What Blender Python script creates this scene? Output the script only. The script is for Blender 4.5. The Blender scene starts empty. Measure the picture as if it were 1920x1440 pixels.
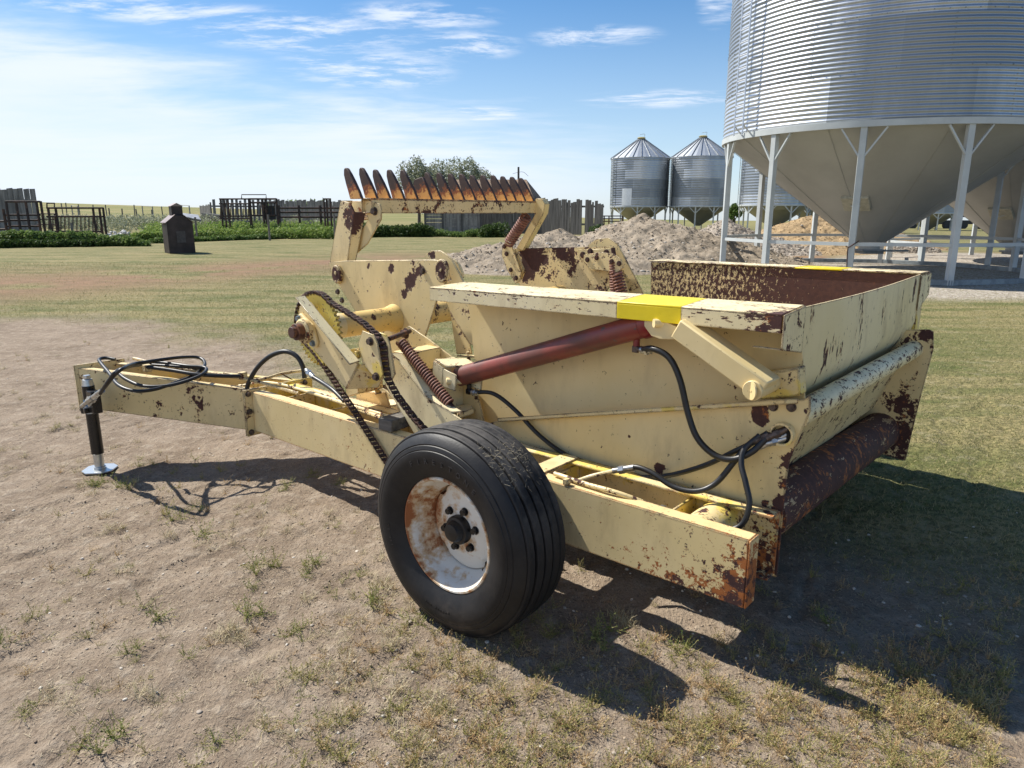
import bpy, bmesh, math, random
import numpy as np
from mathutils import Vector, Matrix
from math import sin, cos, pi, radians, sqrt, atan, atan2, hypot, tan
random.seed(7); RNG = np.random.default_rng(11)
SC = bpy.context.scene
COL = SC.collection

# ------------------------------------------------------------------ camera
F_PX, CXP, CYP, HORP, EYE = 1331.0, 960.0, 720.0, 400.0, 1.6
PITCH = atan((CYP - HORP) / F_PX)
cd = bpy.data.cameras.new('camera'); cam = bpy.data.objects.new('camera', cd); COL.objects.link(cam)
cam.location = (0, 0, EYE); cam.rotation_euler = (pi / 2 - PITCH, 0, 0)
cd.sensor_fit = 'HORIZONTAL'; cd.sensor_width = 36.0; cd.lens = F_PX / 1920 * 36.0
cd.clip_start = 0.05; cd.clip_end = 3000
SC.camera = cam
FWD = np.array([0, cos(PITCH), -sin(PITCH)]); UPV = np.array([0, sin(PITCH), cos(PITCH)]); CAMP = np.array([0, 0, EYE])
def ray(u, v): return np.array([(u - CXP) / F_PX, 0, 0]) + UPV * (CYP - v) / F_PX + FWD
def W(u, v, d):                      # world point seen at (u, v) whose forward distance (world y) is d
    r = ray(u, v); return CAMP + r * (d / r[1])
def G(u, v, z=0.0):                  # world point seen at (u, v) lying at height z
    r = ray(u, v); return CAMP + r * ((z - EYE) / r[2])

# machine frame: X to the rear, Y away from the near wheel, Z up
ORI = np.array([-0.2115, 2.5108, 0.0]); MROT = radians(-40.5)
AX = np.array([cos(MROT), sin(MROT), 0]); AY = np.array([-sin(MROT), cos(MROT), 0]); AZ = np.array([0, 0, 1.0])
def toL(P): P = np.array(P) - ORI; return np.array([P @ AX, P @ AY, P[2]])
def toW(p): return ORI + AX * p[0] + AY * p[1] + AZ * p[2]
def Y(u, v, y):
    r = ray(u, v); t = ((ORI + AY * y) - CAMP) @ AY / (r @ AY); return toL(CAMP + r * t)
def X(u, v, x):
    r = ray(u, v); t = ((ORI + AX * x) - CAMP) @ AX / (r @ AX); return toL(CAMP + r * t)
def Z(u, v, z): return toL(G(u, v, z))

# ------------------------------------------------------------------ sun and sky
sun_to = AX * (-0.867) + AY * (-0.125) + AZ * 1.0
sun_to /= np.linalg.norm(sun_to)
SUN_EL = math.asin(sun_to[2]); SUN_AZ = atan2(sun_to[0], sun_to[1])     # azimuth from +Y towards +X
sl = bpy.data.lights.new('sun', 'SUN'); sl.energy = 5.0; sl.angle = radians(0.53); sl.color = (1.0, 0.955, 0.87)
so = bpy.data.objects.new('sun', sl); COL.objects.link(so)
so.rotation_euler = Vector(sun_to).to_track_quat('Z', 'Y').to_euler(); so.location = (-20, 20, 30)
world = bpy.data.worlds.new('World'); SC.world = world; world.use_nodes = True
wn = world.node_tree; wn.nodes.clear()
SC.view_settings.view_transform = 'Standard'; SC.view_settings.look = 'None'
SC.view_settings.exposure = 0.62; SC.view_settings.gamma = 1.0
SC.render.engine = 'CYCLES'

class NT:
    def __init__(s, nt): s.t = nt; s.n = nt.nodes; s.l = nt.links
    def node(s, typ, ins=None, **props):
        n = s.n.new(typ)
        for k, v in props.items(): setattr(n, k, v)
        for k, v in (ins or {}).items():
            sock = n.inputs[k]
            if isinstance(v, bpy.types.NodeSocket): s.l.new(v, sock)
            else: sock.default_value = v
        return n
    def m(s, op, a, b=None, c=None, clamp=False):
        ins = {0: a}
        if b is not None: ins[1] = b
        if c is not None: ins[2] = c
        return s.node('ShaderNodeMath', ins, operation=op, use_clamp=clamp).outputs[0]
    def mix(s, f, a, b):
        n = s.n.new('ShaderNodeMix'); n.data_type = 'RGBA'
        for k, v in ((0, f), (6, a), (7, b)):
            if isinstance(v, bpy.types.NodeSocket): s.l.new(v, n.inputs[k])
            else: n.inputs[k].default_value = v if k == 0 else (tuple(v) + (1,))[:4]
        return n.outputs[2]
    def noise(s, vec, scale, detail=4, rough=0.55, dist=0.0):
        return s.node('ShaderNodeTexNoise', {'Vector': vec, 'Scale': scale, 'Detail': detail, 'Roughness': rough, 'Distortion': dist}).outputs['Fac']
    def ss(s, x, a, b, lo=0.0, hi=1.0):
        return s.node('ShaderNodeMapRange', {'Value': x, 'From Min': a, 'From Max': b, 'To Min': lo, 'To Max': hi}, interpolation_type='SMOOTHSTEP').outputs[0]
    def mapping(s, vec, scale=(1, 1, 1), loc=(0, 0, 0), rot=(0, 0, 0)):
        return s.node('ShaderNodeMapping', {'Vector': vec, 'Scale': scale, 'Location': loc, 'Rotation': rot}).outputs[0]

w = NT(wn)
sky = w.node('ShaderNodeTexSky', sky_type='NISHITA', sun_disc=False)
sky.sun_elevation = SUN_EL; sky.sun_rotation = SUN_AZ; sky.air_density = 1.0; sky.dust_density = 0.3; sky.ozone_density = 2.5; sky.altitude = 600
tc = w.node('ShaderNodeTexCoord').outputs['Generated']
sep = w.node('ShaderNodeSeparateXYZ', {0: tc})
# clouds lie on a high plane: direction divided by its height
den = w.m('MAXIMUM', w.m('ADD', sep.outputs[2], 0.10), 0.02)
cx = w.m('DIVIDE', sep.outputs[0], den); cy = w.m('DIVIDE', sep.outputs[1], den)
pl = w.node('ShaderNodeCombineXYZ', {0: cx, 1: cy, 2: 0.0}).outputs[0]
def wsm(u, v):                       # plane coordinates of a direction seen in the photo
    r = ray(u, v); r = r / np.linalg.norm(r); d = max(r[2] + 0.10, 0.02); return (r[0] / d, r[1] / d)
warp = w.noise(w.mapping(pl, (0.35, 0.35, 1)), 1.3, 3, 0.5)
wv = w.node('ShaderNodeVectorMath', {0: pl, 1: w.node('ShaderNodeCombineXYZ', {0: w.m('MULTIPLY', warp, 1.2), 1: w.m('MULTIPLY', warp, -0.8), 2: 0.0}).outputs[0]}, operation='ADD').outputs[0]
streak = w.noise(w.mapping(wv, (0.55, 1.25, 1), rot=(0, 0, radians(-18))), 1.5, 9, 0.62)
fine = w.noise(w.mapping(wv, (1.5, 3.6, 1), rot=(0, 0, radians(28))), 2.2, 9, 0.66)
soft = w.noise(w.mapping(pl, (0.35, 0.5, 1), loc=(3.1, 0.4, 0)), 1.0, 4, 0.5)
azr = w.node('ShaderNodeMath', {0: sep.outputs[0], 1: sep.outputs[1]}, operation='ARCTAN2').outputs[0]   # 0 ahead, negative to the left
elv = w.m('ARCSINE', sep.outputs[2])
# the big veil fills the left half of the view and thins out upwards and to the right
top = w.m('ADD', w.m('MULTIPLY', azr, -0.175), 0.105)
edge_ = w.m('ADD', w.m('SUBTRACT', top, elv), w.m('MULTIPLY', w.m('SUBTRACT', w.m('ADD', w.m('MULTIPLY', streak, 0.55), w.m('MULTIPLY', soft, 0.45)), 0.5), 0.32))
veil = w.m('MULTIPLY', w.ss(edge_, -0.035, 0.055), w.ss(azr, 0.30, -0.12))
veil = w.m('MULTIPLY', veil, w.ss(w.m('ADD', w.m('MULTIPLY', streak, 0.5), w.m('MULTIPLY', soft, 0.5)), 0.26, 0.60, 0.48, 0.94))
def blob(u, v, ra, re):
    r_ = ray(u, v); a_ = atan2(r_[0], r_[1]); e_ = math.asin(r_[2] / np.linalg.norm(r_))
    da = w.m('DIVIDE', w.m('SUBTRACT', azr, a_), ra); de = w.m('DIVIDE', w.m('SUBTRACT', elv, e_), re)
    return w.ss(w.m('ADD', w.m('MULTIPLY', da, da), w.m('MULTIPLY', de, de)), 1.0, 0.0)
bl = None
for q in ((870, 85, .09, .022), (790, 30, .12, .02), (1115, 68, .10, .016), (1240, 185, .12, .014), (690, 130, .13, .03), (905, 215, .07, .014), (300, 20, .25, .02), (1345, 10, .03, .03), (560, 60, .2, .03)):
    b_ = blob(*q); bl = b_ if bl is None else w.m('MAXIMUM', bl, b_)
wisp = w.m('MULTIPLY', w.ss(w.m('ADD', fine, w.m('MULTIPLY', streak, 0.3)), 0.56, 0.82), bl)
wisp = w.m('MULTIPLY', wisp, 0.9)
cl = w.m('MAXIMUM', veil, wisp)
cl = w.m('MULTIPLY', cl, w.ss(elv, -0.01, 0.04))
hz = w.m('MULTIPLY', w.ss(elv, 0.30, -0.02), 0.62)
blue = w.mix(1.0, sky.outputs[0], sky.outputs[0]); bl_ = w.node('ShaderNodeHueSaturation', {'Saturation': 1.26, 'Value': 1.30, 'Color': sky.outputs[0]}).outputs[0]
skyc = w.mix(cl, w.mix(hz, bl_, (6.4, 7.9, 9.9)), (8.9, 9.7, 11.1))
cam_sky = w.node('ShaderNodeBackground', {'Color': skyc, 'Strength': 0.066}).outputs[0]
w.l.new(cam_sky, w.node('ShaderNodeOutputWorld').inputs[0])

# ------------------------------------------------------------------ mesh helpers
class MB:
    def __init__(s): s.v = []; s.f = []
    def add(s, vs, fs):
        o = len(s.v); s.v += [tuple(float(c) for c in p) for p in vs]; s.f += [tuple(i + o for i in f) for f in fs]; return s
    def prism(s, pts, vec):
        pts = [np.array(p, float) for p in pts]; vec = np.array(vec, float); n = len(pts)
        return s.add(pts + [p + vec for p in pts], [tuple(range(n)), tuple(range(2 * n - 1, n - 1, -1))] + [(i, (i + 1) % n, (i + 1) % n + n, i + n) for i in range(n)])
    def box(s, a, b):
        a = np.array(a, float); b = np.array(b, float)
        return s.prism([a, (b[0], a[1], a[2]), (b[0], b[1], a[2]), (a[0], b[1], a[2])], (0, 0, b[2] - a[2]))
    def beam(s, p0, p1, wd, h, up=(0, 0, 1)):
        p0 = np.array(p0, float); p1 = np.array(p1, float); d = p1 - p0; L = np.linalg.norm(d); d /= L
        sd = np.cross(d, np.array(up, float)); sd /= np.linalg.norm(sd); u = np.cross(sd, d)
        return s.prism([p0 + sd * a * wd / 2 + u * b * h / 2 for a, b in ((-1, -1), (1, -1), (1, 1), (-1, 1))], d * L)
    def ring(s, c, d, r, n, ph=0.0, sx=1.0):
        d = np.array(d, float); d /= np.linalg.norm(d); a = np.array([0, 0, 1.0]) if abs(d[2]) < 0.9 else np.array([1.0, 0, 0])
        e1 = np.cross(d, a); e1 /= np.linalg.norm(e1); e2 = np.cross(d, e1)
        return [np.array(c) + r * (cos(ph + 2 * pi * i / n) * e1 + sin(ph + 2 * pi * i / n) * e2) for i in range(n)]
    def cyl(s, p0, p1, r0, r1=None, n=16, ph=0.0):
        r1 = r0 if r1 is None else r1; p0 = np.array(p0, float); p1 = np.array(p1, float); d = p1 - p0
        A = s.ring(p0, d, r0, n, ph); B = s.ring(p1, d, r1, n, ph)
        return s.add(A + B, [tuple(range(n)), tuple(range(2 * n - 1, n - 1, -1))] + [(i, (i + 1) % n, (i + 1) % n + n, i + n) for i in range(n)])
    def lathe(s, prof, c, d, n=32, closed=False):     # prof: (along, radius)
        d = np.array(d, float); d /= np.linalg.norm(d); c = np.array(c, float); vs = []
        for a, r in prof: vs += s.ring(c + d * a, d, r, n)
        m = len(prof); fs = []
        for j in range(m if closed else m - 1):
            k = (j + 1) % m
            fs += [(j * n + i, j * n + (i + 1) % n, k * n + (i + 1) % n, k * n + i) for i in range(n)]
        return s.add(vs, fs)
    def tube(s, pts, r, n=10, sub=6, smooth=True):
        P = [np.array(p, float) for p in pts]
        if smooth and len(P) > 2:
            Q = []; E = [2 * P[0] - P[1]] + P + [2 * P[-1] - P[-2]]
            for i in range(1, len(E) - 2):
                a, b, c, d = E[i - 1], E[i], E[i + 1], E[i + 2]
                for k in range(sub):
                    t = k / sub
                    Q.append(0.5 * ((2 * b) + (-a + c) * t + (2 * a - 5 * b + 4 * c - d) * t * t + (-a + 3 * b - 3 * c + d) * t ** 3))
            Q.append(P[-1]); P = Q
        vs = []; fs = []; m = len(P); e = None
        for i, p in enumerate(P):
            d = P[min(i + 1, m - 1)] - P[max(i - 1, 0)]; d = d / (np.linalg.norm(d) + 1e-12)
            if e is None:
                a = np.array([0, 0, 1.0]) if abs(d[2]) < 0.9 else np.array([1.0, 0, 0]); e = np.cross(d, a)
            e = e - d * (e @ d); e /= np.linalg.norm(e); f = np.cross(d, e)
            rr = r if not callable(r) else r(i / (m - 1))
            vs += [p + rr * (cos(2 * pi * k / n) * e + sin(2 * pi * k / n) * f) for k in range(n)]
        for i in range(m - 1): fs += [(i * n + k, i * n + (k + 1) % n, (i + 1) * n + (k + 1) % n, (i + 1) * n + k) for k in range(n)]
        fs += [tuple(range(n)), tuple(range(m * n - 1, (m - 1) * n - 1, -1))]
        return s.add(vs, fs)
    def helix(s, p0, p1, R, r, turns, n=6, seg=14):
        p0 = np.array(p0, float); p1 = np.array(p1, float); d = p1 - p0; L = np.linalg.norm(d); d /= L
        a = np.array([0, 0, 1.0]) if abs(d[2]) < 0.9 else np.array([1.0, 0, 0]); e = np.cross(d, a); e /= np.linalg.norm(e); f = np.cross(d, e)
        N = int(turns * seg); pts = [p0 + d * L * i / N + R * (cos(2 * pi * i / seg) * e + sin(2 * pi * i / seg) * f) for i in range(N + 1)]
        return s.tube(pts, r, n, smooth=False)
    def bolt(s, c, d, r=0.012, h=0.012):
        d = np.array(d, float); d /= np.linalg.norm(d); c = np.array(c, float)
        s.cyl(c, c + d * h * 0.25, r * 1.35, n=14); return s.cyl(c + d * h * 0.25, c + d * h, r, n=6)
    def build(s, name, mat, parent=None, bevel=0.0, smooth=35, seg=1, recalc=True):
        me = bpy.data.meshes.new(name); me.from_pydata(s.v, [], s.f)
        if recalc:
            bm = bmesh.new(); bm.from_mesh(me); bmesh.ops.recalc_face_normals(bm, faces=bm.faces); bm.to_mesh(me); bm.free()
        me.materials.append(mat); ob = bpy.data.objects.new(name, me); COL.objects.link(ob)
        if parent is not None: ob.parent = parent
        if smooth:
            me.shade_smooth(); me.set_sharp_from_angle(angle=radians(smooth))
        if bevel:
            b = ob.modifiers.new('bevel', 'BEVEL'); b.width = bevel; b.segments = seg; b.limit_method = 'ANGLE'; b.angle_limit = radians(40)
        return ob
def tag(o, label=None, cat=None, group=None, kind=None):
    if label: o['label'] = label
    if cat: o['category'] = cat
    if group: o['group'] = group
    if kind: o['kind'] = kind
    return o
def empty(name, loc=(0, 0, 0), rz=0.0, parent=None):
    o = bpy.data.objects.new(name, None); COL.objects.link(o); o.location = tuple(loc); o.rotation_euler = (0, 0, rz); o.empty_display_size = 0.3
    if parent is not None: o.parent = parent
    return o
def kids(o): return [c for c in bpy.data.objects if c.parent is o]
def copy_tree(o, parent=None):
    c = o.copy(); COL.objects.link(c)
    if parent is not None: c.parent = parent
    for ch in kids(o): copy_tree(ch, c)
    return c
def fast_mesh(name, V, Fc, mat, parent=None, tri=True, smooth=False):
    V = np.asarray(V, np.float32); Fc = np.asarray(Fc, np.int32); k = Fc.shape[1]
    me = bpy.data.meshes.new(name); me.vertices.add(len(V)); me.vertices.foreach_set('co', V.ravel())
    me.loops.add(Fc.size); me.loops.foreach_set('vertex_index', Fc.ravel())
    me.polygons.add(len(Fc)); me.polygons.foreach_set('loop_start', np.arange(0, Fc.size, k, dtype=np.int32))
    me.update(calc_edges=True); me.validate()
    if smooth: me.shade_smooth()
    me.materials.append(mat); ob = bpy.data.objects.new(name, me); COL.objects.link(ob)
    if parent is not None: ob.parent = parent
    return ob
def vnoise(x, y, seed=0, s=1.0):
    x = np.asarray(x) * s + 57.3 + seed * 7.1; y = np.asarray(y) * s + 91.7 + seed * 3.3
    xi = np.floor(x).astype(int); yi = np.floor(y).astype(int); xf = x - xi; yf = y - yi
    u = xf * xf * (3 - 2 * xf); v = yf * yf * (3 - 2 * yf)
    def h(a, b):
        n = (a * 374761393 + b * 668265263 + seed * 974634) & 0x7fffffff; n = ((n ^ (n >> 13)) * 1274126177) & 0x7fffffff
        return ((n ^ (n >> 16)) & 0xffff) / 65535.0
    return (h(xi, yi) * (1 - u) + h(xi + 1, yi) * u) * (1 - v) + (h(xi, yi + 1) * (1 - u) + h(xi + 1, yi + 1) * u) * v
def fbm(x, y, seed=0, s=1.0, o=4, g=0.5):
    t = 0; a = 1; n = 0
    for i in range(o): t = t + a * vnoise(x, y, seed + i * 5, s * 2 ** i); n += a; a *= g
    return t / n

# ------------------------------------------------------------------ materials
def new_mat(name):
    m = bpy.data.materials.new(name); m.use_nodes = True; t = NT(m.node_tree); b = m.node_tree.nodes['Principled BSDF']; return m, t, b
def plug(t, b, **kw):
    for k, v in kw.items():
        s = b.inputs[k.replace('_', ' ')]
        if isinstance(v, bpy.types.NodeSocket): t.l.new(v, s)
        else: s.default_value = v
def bump(t, b, h, dist=0.002, strength=0.6):
    n = t.node('ShaderNodeBump', {'Height': h, 'Distance': dist, 'Strength': strength}).outputs[0]; t.l.new(n, b.inputs['Normal']); return n

CREAM = (0.72, 0.565, 0.275); CREAM2 = (0.78, 0.655, 0.37); YEL = (0.78, 0.58, 0.10)
MAROON = (0.052, 0.022, 0.020); ORNG = (0.36, 0.12, 0.03)
PC = {}
def paint(cov=0.64, scale=9.0, orange=0.35, spots=(), edge=0.5, base=CREAM, stretch=(1, 1, 1), yellow=0.0, dirt=0.42, rough=0.42):
    cov -= 0.008
    key = (cov, scale, orange, tuple(spots), edge, base, stretch, yellow, dirt)
    if key in PC: return PC[key]
    m, t, b = new_mat('cream_paint')
    co = t.node('ShaderNodeTexCoord').outputs['Object']
    sc = t.mapping(co, stretch)
    n1 = t.noise(sc, scale, 10, 0.62, 0.25)
    n2 = t.noise(sc, scale * 4.2, 5, 0.6)
    fld = t.m('ADD', t.m('MULTIPLY', n1, 0.92), t.m('SUBTRACT', t.m('MULTIPLY', n2, 0.44), 0.18))
    for (x, y, z, r, k) in spots:
        d = t.node('ShaderNodeVectorMath', {0: co, 1: (x, y, z)}, operation='DISTANCE').outputs['Value']
        fld = t.m('ADD', fld, t.ss(d, r * 1.15, r * 0.2, 0.0, k * 1.12))
    if edge > 0:
        bv = t.node('ShaderNodeBevel', {'Radius': 0.011}, samples=4).outputs[0]
        ge = t.node('ShaderNodeNewGeometry').outputs['Normal']
        dt = t.node('ShaderNodeVectorMath', {0: bv, 1: ge}, operation='DOT_PRODUCT').outputs['Value']
        ew = t.ss(dt, 0.995, 0.86, 0.0, 0.33 * edge)
        fld = t.m('ADD', fld, ew)
    n3 = t.noise(sc, scale * 3.4 + 12, 6, 0.7, 0.2)
    sm = t.m('ADD', n3, t.m('MULTIPLY', t.m('SUBTRACT', fld, 0.5), 0.55))
    th3 = 0.272 + cov * 0.565
    chip = t.m('MAXIMUM', t.ss(fld, cov, cov + 0.010), t.ss(sm, th3, th3 + 0.012))
    halo = t.ss(fld, cov - 0.035, cov)
    big = t.noise(co, 1.7, 4, 0.6)
    grime = t.noise(t.mapping(co, (1, 1, 0.35)), 6.0, 6, 0.65)
    pc = t.mix(t.ss(big, 0.35, 0.65), base, tuple(c * f for c, f in zip(base, (1.07, 1.10, 1.22))))
    if yellow > 0: pc = t.mix(t.m('MULTIPLY', t.ss(t.noise(co, 3.1, 5, 0.65), 0.68 - 0.13 * yellow, 0.73 - 0.13 * yellow), 0.8), pc, YEL)
    pc = t.mix(t.m('MULTIPLY', t.ss(grime, 0.48, 0.75), dirt), pc, (0.30, 0.21, 0.11))
    specks = t.ss(t.noise(co, 55, 3, 0.6), 0.69, 0.72)
    pc = t.mix(t.m('MULTIPLY', specks, 0.55), pc, (0.16, 0.08, 0.04))
    pc = t.mix(t.m('MULTIPLY', halo, 0.45), pc, (0.50, 0.26, 0.09))
    rn = t.noise(co, 34, 8, 0.72); rb = t.noise(co, 7, 4, 0.6)
    rm = t.ss(t.m('ADD', t.m('MULTIPLY', rn, 0.6), t.m('MULTIPLY', rb, 0.4)), 0.64 - 0.24 * orange, 0.69 - 0.22 * orange)
    rc = t.mix(rm, t.mix(t.ss(rn, 0.3, 0.7), MAROON, (0.085, 0.036, 0.028)), ORNG)
    col = t.mix(chip, pc, rc)
    plug(t, b, Base_Color=col, Roughness=t.m('ADD', t.m('MULTIPLY', chip, 0.38), t.m('ADD', t.m('MULTIPLY', grime, 0.25), rough - 0.08)))
    b.inputs['Specular IOR Level'].default_value = 0.45
    hgt = t.m('ADD', t.m('MULTIPLY', chip, -1.0), t.m('ADD', t.m('MULTIPLY', t.noise(co, 14, 3, 0.5), 0.35), t.m('MULTIPLY', t.noise(co, 3.0, 2, 0.4), 3.2)))
    hgt = t.m('ADD', hgt, t.m('MULTIPLY', t.m('MULTIPLY', rn, chip), 0.8))
    bump(t, b, hgt, 0.0018, 0.7)
    PC[key] = m; return m
def simple(name, col, rough=0.5, metal=0.0, var=0.25, scale=8.0, bmp=0.0, bscale=60, spec=0.5, col2=None, thr=None, stretch=(1, 1, 1)):
    m, t, b = new_mat(name); co = t.mapping(t.node('ShaderNodeTexCoord').outputs['Object'], stretch)
    n = t.noise(co, scale, 7, 0.62)
    c2 = col2 or tuple(c * (1 - var) for c in col)
    f = t.ss(n, 0.35, 0.65) if thr is None else t.ss(n, thr, thr + 0.05)
    plug(t, b, Base_Color=t.mix(f, col, c2), Roughness=t.m('ADD', rough - 0.08, t.m('MULTIPLY', n, 0.16)), Metallic=metal)
    b.inputs['Specular IOR Level'].default_value = spec
    if bmp: bump(t, b, t.noise(co, bscale, 5, 0.6), bmp, 0.7)
    return m
M = {}
M['paint'] = paint(0.70, 9)
M['clean'] = paint(0.735, 9, edge=0.35, dirt=0.2)
M['worn'] = paint(0.625, 11, 0.3, edge=0.9)
M['rusty'] = paint(0.565, 12, 0.35, edge=1.0)
M['rust'] = simple('dark_rust', (0.060, 0.028, 0.022), 0.85, var=0.5, scale=14, bmp=0.002, col2=(0.17, 0.065, 0.028), thr=0.55)
M['springrust'] = simple('spring_rust', (0.26, 0.115, 0.08), 0.7, var=0.5, scale=20, col2=(0.15, 0.06, 0.045))
M['chain'] = simple('greasy_chain', (0.032, 0.020, 0.016), 0.6, metal=0.3, scale=40, col2=(0.12, 0.058, 0.04))
M['hose'] = simple('hose_rubber', (0.014, 0.014, 0.015), 0.42, var=0.3, scale=10, bmp=0.0004, bscale=300)
M['steel'] = simple('zinc_fitting', (0.55, 0.55, 0.53), 0.35, metal=0.9, var=0.4, scale=30)
M['boltm'] = simple('bolt_steel', (0.16, 0.12, 0.10), 0.55, metal=0.6, var=0.6, scale=60)
M['galv'] = simple('galvanised_jack', (0.62, 0.64, 0.64), 0.32, metal=0.85, var=0.2, scale=30)
M['black'] = simple('black_paint', (0.010, 0.010, 0.011), 0.28, var=0.2, scale=9)
M['wood'] = simple('weathered_wood', (0.17, 0.155, 0.135), 0.85, var=0.5, scale=6, bmp=0.002, bscale=20, stretch=(1, 6, 8))

# red hydraulic cylinder
def red_mat():
    m, t, b = new_mat('red_oxide_paint'); co = t.node('ShaderNodeTexCoord').outputs['Object']
    n = t.noise(co, 5, 8, 0.6); f = t.noise(co, 26, 6, 0.65); sx = t.node('ShaderNodeSeparateXYZ', {0: co}).outputs[0]
    c = t.mix(t.ss(n, 0.40, 0.62), (0.24, 0.055, 0.040), (0.14, 0.048, 0.036))
    c = t.mix(t.m('MULTIPLY', t.ss(f, 0.60, 0.66), t.ss(sx, 0.0, 0.2)), c, (0.10, 0.085, 0.075))
    c = t.mix(t.ss(t.m('ADD', sx, t.m('MULTIPLY', n, 0.3)), 0.40, 0.50), c, (0.22, 0.012, 0.018))
    plug(t, b, Base_Color=c, Roughness=t.m('ADD', 0.28, t.m('MULTIPLY', n, 0.3))); bump(t, b, f, 0.0006, 0.5)
    return m
M['red'] = red_mat()
#--SECTION--
# ================================================================== THE ROCK PICKER
RP = empty('rock_picker', ORI, MROT)
tag(RP, 'rusting cream tow-behind rock picker with steel hopper, toothed reel and white-rimmed wheel', 'rock picker')
def EP(name, P, par=RP): return empty(name, (0, 0, 0), 0, par)
def Ys(y, *q): return [Y(u, v, y) for u, v in q]
MP = M['paint']
# ---- frame beams
ob_ = MB(); XB, XE = 0.955, -2.262
ob_.box((XE, 0.455, 0.252), (XB, 0.462, 0.51)); ob_.box((XE, 0.462, 0.500), (XB, 0.530, 0.51)); ob_.box((XE, 0.462, 0.252), (XB, 0.530, 0.262))
ob_.box((XB + .001, 0.455, 0.252), (XB + .009, 0.53, 0.51)); outer = ob_.build('outer_frame_beam', paint(0.695, 24, 0.80, ((1.02, .45, .18, .40, .22), (1.0, .45, .36, .16, .12), (0.62, .45, .20, .26, .10), (-.3, .45, .24, .2, .05), (-1.2, .45, .26, .3, .05)), 1.0), RP, 0.003)
ib = MB(); ib.box((-2.262, 0.765, 0.25), (0.945, 0.777, 0.51)); ib.box((-2.262, 0.70, 0.500), (0.945, 0.765, 0.51)); ib.box((-2.262, 0.70, 0.25), (0.945, 0.765, 0.26))
inner = ib.build('inner_frame_beam', paint(0.655, 24, 0.58, ((0.95, .765, .28, .34, .17),), 1.0, yellow=1.3), RP, 0.003)
for xx in (-2.05, -1.60, -1.15, -0.62, 0.02, 0.60):
    m = MB(); m.box((xx, 0.464, 0.29), (xx + 0.012, 0.764, 0.488)); m.build('cross_plate', paint(0.66, 10, 0.3, (), 1.0, yellow=1.2), RP, 0.002)
m = MB(); m.prism([Y(1046, 880, .49)] * 0 or [(0.03, .47, .51), (-0.06, .47, .51), (-0.06, .765, .51), (0.03, .765, .51)], (0, 0, 0.008)); m.build('top_gusset', paint(0.64, 12, 0.4, (), 1.0, yellow=.5), RP, .002)
m = MB(); m.cyl((0.73, 0.463, 0.42), (0.73, 0.764, 0.42), 0.085, n=28); m.build('axle_tube', paint(0.60, 14, 0.2, (), .5, yellow=1.3), RP)
# bolted joint plate to the tongue
m = MB(); m.box((-2.276, 0.405, 0.225), (-2.264, 0.90, 0.525)); jp = m.build('joint_plate', paint(0.64, 10, 0.3, (), 1.0, yellow=1.4), RP, .002)
m = MB(); m.box((-2.292, 0.405, 0.225), (-2.280, 0.90, 0.525)); m.build('joint_plate', paint(0.64, 10, 0.3, (), 1.0, yellow=1.0), RP, .002)
for yy, zz in ((0.43, 0.50), (0.43, 0.385), (0.43, 0.25), (0.84, 0.50), (0.84, 0.27)):
    mm = MB(); mm.bolt((-2.2635, yy, zz), (1, 0, 0), 0.014, 0.016); mm.build('bolt', M['boltm'], jp)
# ---- tongue: two tapering channels to the hitch
P0n, P0f = np.array([-2.293, .465, 0]), np.array([-2.293, .86, 0]); P1n, P1f = np.array([-3.16, -.215, 0]), np.array([-3.16, .05, 0])
def tplate(a, b, za, zb, th, side):
    d = (b - a); n = np.array([-d[1], d[0], 0]); n /= np.linalg.norm(n); mm = MB()
    if n[1] < 0: n = -n
    n = n * side
    mm.prism([a + AZ * za[0], b + AZ * zb[0], b + AZ * zb[1], a + AZ * za[1]], n * th)
    for z0, z1 in ((za[1], zb[1]), (za[0] + .01, zb[0] + .01)):
        mm.prism([a + AZ * (z0 - .01) + n * th, b + AZ * (z1 - .01) + n * th, b + AZ * (z1 - .01) + n * .06, a + AZ * (z0 - .01) + n * .06], (0, 0, .01))
    return mm
tm = paint(0.655, 11, 0.25, ((-2.55, .25, .42, .22, .06),), 1.0)
tplate(P0n, P1n, (.245, .512), (.385, .645), .012, 1).build('tongue_side', tm, RP, .002)
tplate(P0f, P1f, (.245, .512), (.385, .645), .012, -1).build('tongue_side', paint(0.65, 10, 0.3, (), 1.0, yellow=0.8), RP, .002)
m = MB(); m.prism([(-3.162, -.235, .365), (-3.162, .07, .365), (-3.162, .07, .665), (-3.162, -.235, .665)], (-.014, 0, 0)); m.build('hitch_plate', M['worn'], RP, .002)
for k in (0.25, 0.6): 
    a = P0n * (1 - k) + P1n * k; b = P0f * (1 - k) + P1f * k; z = .26 + .13 * k; m = MB()
    m.beam(a + AZ * (z + .11) + (b - a) * .05, a + AZ * (z + .11) + (b - a) * .95, .01, .2)
    m.build('tongue_web', paint(0.65, 10, 0.3, (), 1.0, yellow=1.0), RP)
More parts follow.
